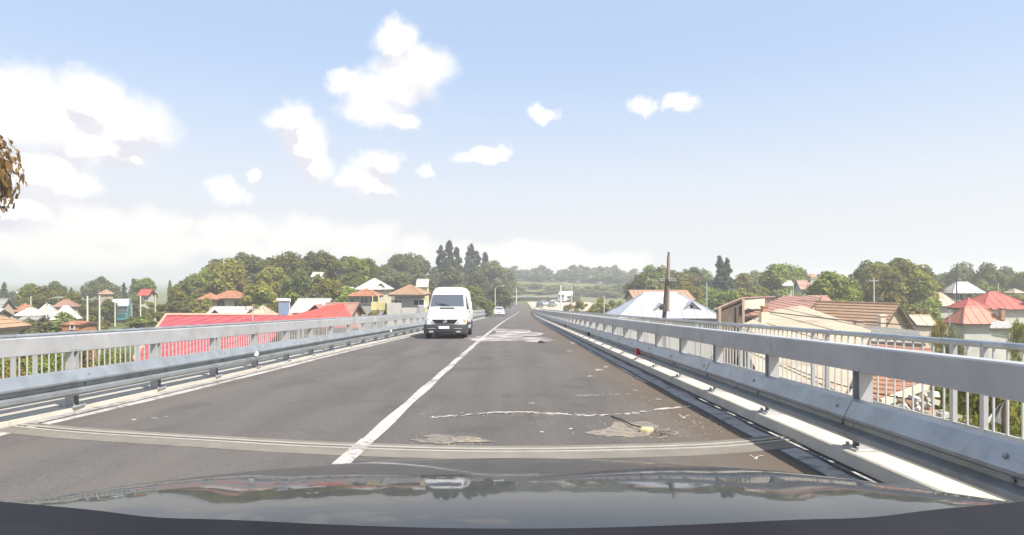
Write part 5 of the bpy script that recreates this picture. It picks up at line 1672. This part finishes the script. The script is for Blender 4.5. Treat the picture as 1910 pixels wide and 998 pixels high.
# past the camera lane
G = "trees behind the silver roof"
for (u, v, d, w, k, m, l) in [(1196, 512, 120, 34, 'broad', L_DARK, "dark tree at the start of the row behind the silver roof"), (1213, 499, 132, 34, 'broad', L_DARK, "dark crown close before the dark pole"), (1238, 498, 138, 32, 'broad', L_MID, "green crown directly behind the dark pole"), (1268, 499, 135, 46, 'broad', L_BRIGHT, "lighter green crown beside the dark pole"),
                              (1292, 501, 146, 34, 'broad', L_DARK, "dark crown halfway to the twin firs"), (1312, 504, 146, 32, 'broad', L_GREY, "greyish crown close to the twin firs"), (1206, 520, 104, 28, 'bush', L_GREY, "pale bushy tree over the brown tile roof"), (1282, 526, 104, 56, 'broad', L_BRIGHT, "sunny tree above the brown tile roof's end"),
                              (1322, 528, 108, 52, 'broad', L_MID, "green tree in front of the twin firs"), (1385, 512, 132, 40, 'broad', L_BRIGHT, "light green tree just past the twin firs"), (1408, 507, 140, 46, 'broad', L_GREY, "grey-green tree midway between firs and round tree"), (1380, 530, 98, 56, 'bush', L_BRIGHT, "bright scrub above the dark open shed"),
                              (1420, 530, 100, 56, 'bush', L_MID, "green scrub above the rose roof"), (1350, 535, 96, 50, 'bush', L_MID, "scrub at the foot of the twin firs"), (1444, 496, 112, 46, 'broad', L_MID, "round tree with the higher crown above the rose roof"), (1462, 495, 116, 44, 'broad', L_MID, "second round tree above the rose roof"), (1480, 505, 118, 28, 'broad', L_DARK, "small dark crown at the shoulder of the round trees")]:
    T(k, l, u, v, d, w, m, group=G)
T('fir', "taller of the twin dark firs", 1343, 480, 122, 34, L_CON); T('fir', "shorter of the twin dark firs", 1356, 485, 124, 40, L_CON)
T('broad', "oval tree with pointed shoots behind the tan tiled roof", 1546, 510, 76, 50, L_MID); T('broad', "second oval tree close against the tan tiled roof", 1563, 517, 80, 40, L_MID); T('broad', "small tree in front of the maroon roof", 1524, 524, 86, 26, L_MID)
for (u, v, d, w, k, m, l) in [(1622, 489, 98, 44, 'broad', L_DARK, "dark crown on the near flank of the biggest tree"), (1661, 474, 94, 66, 'broad', L_MID, "biggest tree crown, behind the white pole"), (1692, 492, 92, 54, 'broad', L_MID, "green crown sloping off the biggest tree"), (1655, 507, 86, 80, 'broad', L_BRIGHT, "sunlit lower crown of the biggest tree group"), (1704, 512, 84, 56, 'broad', L_BRIGHT, "sunlit tree above the greenish cream wing"),
                              (1602, 522, 100, 34, 'bush', L_DARK, "dark bush right behind the white pole"), (1732, 522, 98, 50, 'broad', L_MID, "tree above the pointed pale house's wing"), (1720, 548, 78, 40, 'bush', L_MID, "bush beside the greenish cream wing"), (1680, 545, 76, 60, 'bush', L_BRIGHT, "grassy light bush behind the tan timber gable"), (1650, 545, 78, 50, 'bush', L_GREY, "greyish bush behind the ridge of the tan tiled roof")]:
    T(k, l, u, v, d, w, m, group="the biggest tree group and its neighbours")
T('fir', "small dark conifer on the skyline above the long white building", 1733, 499, 150, 14, L_CON); T('broad', "round dark tree on the skyline above the long white building", 1767, 500, 150, 34, L_DARK); T('poplar', "thin dark poplar on the skyline beside the round pale tree", 1786, 491, 140, 8, L_CON); T('broad', "round pale tree on the skyline next to the thin poplar", 1797, 492, 130, 30, L_GREY)
T('broad', "dark round tree above the red pyramid roof", 1846, 496, 118, 54, L_DARK); T('broad', "small dark tree on the skyline past the dark round tree", 1870, 500, 124, 24, L_DARK); T('broad', "olive tree above the cream house at the very edge", 1893, 502, 120, 40, L_MID); T('bush', "dark bush between the red pyramid roof and the cream house", 1866, 530, 92, 60, L_DARK); T('bush', "olive bush behind the pointed pale roof", 1824, 520, 112, 40, L_MID)
T('bush', "olive bush at the edge beneath the cream house", 1905, 545, 84, 36, L_MID)
T('fine', "green shrub in the gap under the greenish cream wing", 1728, 578, 58, 40, L_BRIGHT); T('fine', "bright green bush at the edge beside the small porch roof", 1902, 585, 40, 46, L_BRIGHT); T('fine', "thorny brown shrub in front of the orange-red house", 1748, 585, 44, 36, L_BROWN); T('fine', "thorny olive shrub under the orange-red house's wall", 1775, 602, 42, 44, L_GREY)

# greenery seen through the railings
for i, (u, v, d, w, m) in enumerate([(-40, 640, 30, 110, L_MID), (30, 634, 33, 110, L_YEL), (95, 640, 31, 100, L_MID), (150, 632, 34, 90, L_YEL), (205, 640, 30, 80, L_MID), (240, 652, 27, 60, L_GREY), (10, 672, 23, 120, L_YEL), (100, 672, 24, 110, L_MID), (180, 675, 23, 100, L_YEL)]):
    T('fine', "leafy vine thicket seen through the pickets, %s from the picture's edge" % ORD[i], u, v, d, w, m, group="vine thickets below the oncoming footway")
for (u, v, d, w, m, l) in [(1768, 668, 19, 120, L_MID, "green thicket beside the rust tiled roof's verge"), (1846, 655, 17, 130, L_BRIGHT, "bright vine thicket under the footway railing"), (1905, 660, 20, 110, L_MID, "green thicket at the very edge under the railing"), (1722, 722, 16, 90, L_BROWN, "dry brownish scrub by the rubble below the rust roof"), (1800, 730, 13, 130, L_MID, "low leafy scrub nearest the railing foot")]:
    T('fine', l, u, v, d, w, m, group="thickets below the footway railing")
T('edge', "tall tree at the very edge with browning leaves, hanging into the sky", -124, 246, 19, 270, L_BROWN, name="broadleaf_tree")

# ------------------------------------------------------------------ poles, lamps, wires
M_POLE = mat("concrete_pole", (0.56, 0.52, 0.43), 0.9, 0, 0.10, 2, 0, 1, (0.40, 0.36, 0.30), 0.4, 1.5); M_WOOD = mat("dark_wood_pole", (0.085, 0.065, 0.05), 0.9, 0, 0.25, 5); M_WIRE = mat("black_cable", (0.015, 0.015, 0.018), 0.7); M_INS = mat("grey_porcelain", (0.25, 0.26, 0.24), 0.4)


def pole(label, u, v0, d, wpx, m=None, lamp=0, name="utility_pole", cap=True, base=None):
    x = X(u, d); b = gz(x, d) - .3 if base is None else base; top = Z(v0, d); r = max(.045, wpx / F * d / 2)
    t = thing(name, label, "lamp post" if lamp else "pole", (x, d, b))
    mb = MB(); mb.lathe([(r * 1.25, 0), (r * .85, top - b)], (0, 0, 0), (0, 0, 1), 10); o = mb.build("shaft", m or M_POLE, None, True); o.parent = t
    if lamp:
        s = 1 if lamp > 0 else -1; L = abs(lamp)
        mb = MB(); mb.tube([(0, 0, top - b - .3), (s * L * .3, 0, top - b + .35), (s * L, 0, top - b + .5)], .05, 6); mb.build("arm", M_GALV2).parent = t
        MB().box((s * (L + .25), 0, top - b + .5), (.65, .25, .14)).build("lamp_head", M_GALV2).parent = t
    elif cap:
        MB().box((0, 0, top - b - .35), (1.1, .08, .08)).build("crossarm", M_GALV2).parent = t
        for q in (-.5, 0, .5):
            mb = MB(); mb.lathe([(.04, 0), (.06, .06), (.04, .12), (.055, .16), (.02, .2)], (q, 0, top - b - .31), (0, 0, 1), 8); mb.build("insulator", M_INS).parent = t
    return t, Vector((x, d, top))


p1 = pole("tall pale concrete pole beside the little brick shed", 163, 552, 62, 3.4)[1]
p2 = pole("tall cream concrete pole between the brick shed and the teal lorry", 185.5, 551, 66, 3.0)[1]
pole("short white pole just left of the teal lorry cab", 214.5, 558, 96, 2.0, cap=False) if False else pole("short white pole standing close to the teal lorry cab", 214.5, 558, 96, 2.0, cap=False)
pole("thin cream pole in front of the red-roofed white house", 262, 552, 88, 2.2, cap=False); pole("thin cream pole at the far corner of the red-roofed white house", 289.5, 550, 96, 2.0, cap=False)
pole("thin cream pole behind the orange-roofed house", 57.5, 553, 90, 2.0, cap=False); pole("grey lamp post with curved arm before the square grey roof", 87, 564, 64, 1.8, lamp=1.0, name="street_lamp"); pole("faint grey pole between lorry and red-roofed house", 246, 565, 100, 1.6, M_GALV2, cap=False)
pole("pinkish pole standing in front of the crimson roof", 471, 568, 47, 2.6, mat("pink_pole", (0.42, 0.33, 0.30), 0.8))
pole("lamp post with arm over the road behind the far white car", 923.5, 538, 126, 1.8, lamp=1.2, name="street_lamp", base=-5.8); pole("pale lamp post where the road bends away", 963, 537, 196, 2.0, lamp=-1.2, name="street_lamp", base=-5.7)
pole("bright white lamp post between the parked cars and the bushes", 1046, 532, 140, 2.4, M_PLATE, name="street_lamp", lamp=.8, base=-5.9); pole("pale pole beside the white lamp post near the brownish bush", 1066, 534, 140, 2.2, name="street_lamp", lamp=-1.0, base=-5.9); pole("thin cream post among the yellow-green bushes", 1126.5, 552, 100, 1.8, cap=False)
pole("grey post rising behind the silver roof below the crowns", 1318, 525, 92, 2.6, M_GALV2, cap=False); pole("pale post beside the small white gabled house", 1479.5, 532, 88, 2.0, cap=False)
p5 = pole("white concrete pole in front of the biggest tree", 1630, 518, 72, 2.4)[1]; p6 = pole("thin dark pole beside the pointed pale house", 1784.5, 493, 82, 2.4, M_WOOD, cap=False)[1]
pole("small grey post among the thorny shrubs", 1771, 578, 46, 1.6, M_GALV2, cap=False); pole("pale pole at the skyline above the cream house", 1862, 528, 90, 2.0, cap=False)

# the big dark pole: timber foot with a paler concrete pole lashed to it
d = 40.0; b = gz(X(1240, d), d) - .3
t = thing("utility_pole", "big dark timber pole with paler upper length and cluster of insulators beside the silver roof", "pole", (X(1240, d), d, b))
lean = lambda v: Vector((X(1240 + (592 - v) * .06, d) - X(1240, d), 0, Z(v, d) - b))
mb = MB(); mb.tube([Vector((-.10, 0, 0)), lean(590) + Vector((-.03, 0, 0)), lean(522)], .15, 10, .12); mb.build("timber_foot", M_WOOD, t, True)
mb = MB(); mb.tube([lean(580) + Vector((.16, .12, 0)), lean(525) + Vector((.10, .06, 0)), lean(477)], .13, 10, .095); mb.build("upper_shaft", mat("weathered_pole", (0.26, 0.22, 0.16), 0.9, 0, 0.15, 3), t, True)
mb = MB(); mb.tube([lean(478), lean(470)], .06, 8); mb.build("tip", M_WOOD, t)
c = MB().box(lean(527) + Vector((0, -.12, 0)), (.95, .09, .09)).build("crossarm", M_WOOD, t)
for q in (-.42, -.25, .25, .42, .1):
    mb = MB(); mb.lathe([(.05, 0), (.075, .05), (.045, .10), (.07, .15), (.03, .22)], lean(526.5) + Vector((q, -.14, .05)), (0, 0, 1), 8); mb.build("insulator", M_INS, t)
MB().box(lean(574) + Vector((-.06, -.16, 0)), (.22, .16, .5)).build("junction_box", M_WOOD, t)
ptop = Vector((X(1240, d), d, b)) + lean(527)


def cable(label, a, c, sag, r=.018):
    t = thing("cable", label, "cable", a)
    mb = MB(); mb.tube([a.lerp(c, k / 14) - Vector((0, 0, sag * 4 * (k / 14) * (1 - k / 14))) - a for k in range(15)], r, 5); mb.build("wire", M_WIRE, t)


cable("thick black cable sagging past the cream sheet roof from brick chimney to thorny shrub", P(1392, 576, 36), P(1745, 609, 33), .12, .03)
cable("thin cable strung from the dark pole towards the white pole", ptop + Vector((.4, 0, .2)), p5, .6, .014)
cable("thin cable strung from the white pole to the thin dark pole", p5, p6 - Vector((0, 0, 1.2)), .5, .016)
cable("thin dark cable across the crimson roof below the solar panel", P(355, 606, 38), P(560, 597, 36), .12, .02)
cable("thin dark cable from the thin dark pole across the round tree", p6 - Vector((0, 0, 1.4)), P(1868, 527, 90), .5, .02)
cable("black cable hanging behind the footway railing below the cream roof", P(1468, 682, 15.5), P(1700, 745, 11.5), .1, .012)

# ------------------------------------------------------------------ small things below the railing
random.seed(31)
rb = thing("rubble_heap", "heap of pale rubble and bricks among dry scrub below the rust tiled roof", "rubble", (P(1715, 745, 15).x, 15.0, P(1715, 745, 15).z))
tag(rb, kind='stuff')
for k in range(26):
    p = P(1715 + random.uniform(-40, 46), 752 + random.uniform(-18, 34), 15 + random.uniform(-.8, .8)); s = random.uniform(.06, .22)
    o = MB().box(p, (s, s * random.uniform(.5, 1), s * random.uniform(.4, .8)), rot=Matrix.Rotation(random.uniform(0, 3), 3, Vector((random.random(), random.random(), random.random() + .1)))).build("rubble_block", random.choice((W_WHITE, W_CHIM, W_CREAM)))
    tag(under(rb, o), kind='stuff')
mb = MB(); c = P(1715, 745, 15)
mb.loft([[c + Vector((math.cos(a) * s * 1.6, math.sin(a) * s * 1.6, h)) for a in [2 * math.pi * k / 12 for k in range(12)]] for s, h in ((2.4, BASE - c.z), (1.1, -1.2), (.6, -.35))]); under(rb, mb.build("mound", M_DIRT, None, True))
sh = thing("white_sheet", "white fabric sheet hung up beyond the thicket, near the tall guardrail post", "sheet", P(1860, 790, 11))
mb = MB(); mb.loft([[P(1838, 790, 11), P(1852, 786, 11.2), P(1868, 792, 11)], [P(1846, 776, 11), P(1858, 772, 11.2), P(1866, 770, 11)], [P(1866, 752, 11), P(1870, 750, 11.2), P(1873, 748, 11)]], False, False)
under(sh, mb.build("cloth", M_PLATE)); mb = MB(); mb.tube([P(1872, 745, 11.05), Vector((P(1872, 745, 11.05).x, 11.05, BASE))], .03, 6); under(sh, mb.build("prop", M_WOOD))

# ------------------------------------------------------------------ the summer air
hb = MB(); hb.box((0, 2600, 0.5), (9000, 5400, 29))
hz = hb.build("haze", None)
hm_ = bpy.data.materials.new("haze"); hm_.use_nodes = True
ht = NT(hm_.node_tree); ht.n.clear()
ho = ht.new('ShaderNodeOutputMaterial'); hv = ht.new('ShaderNodeVolumePrincipled')
hv.inputs['Color'].default_value = (0.93, 0.95, 0.97, 1); hv.inputs['Density'].default_value = HAZE
hv.inputs['Anisotropy'].default_value = 0.3
ht.l.new(hv.outputs[0], ho.inputs['Volume'])
hz.data.materials.append(hm_)
tag(hz, kind='stuff')
SC.cycles.volume_bounces = 1
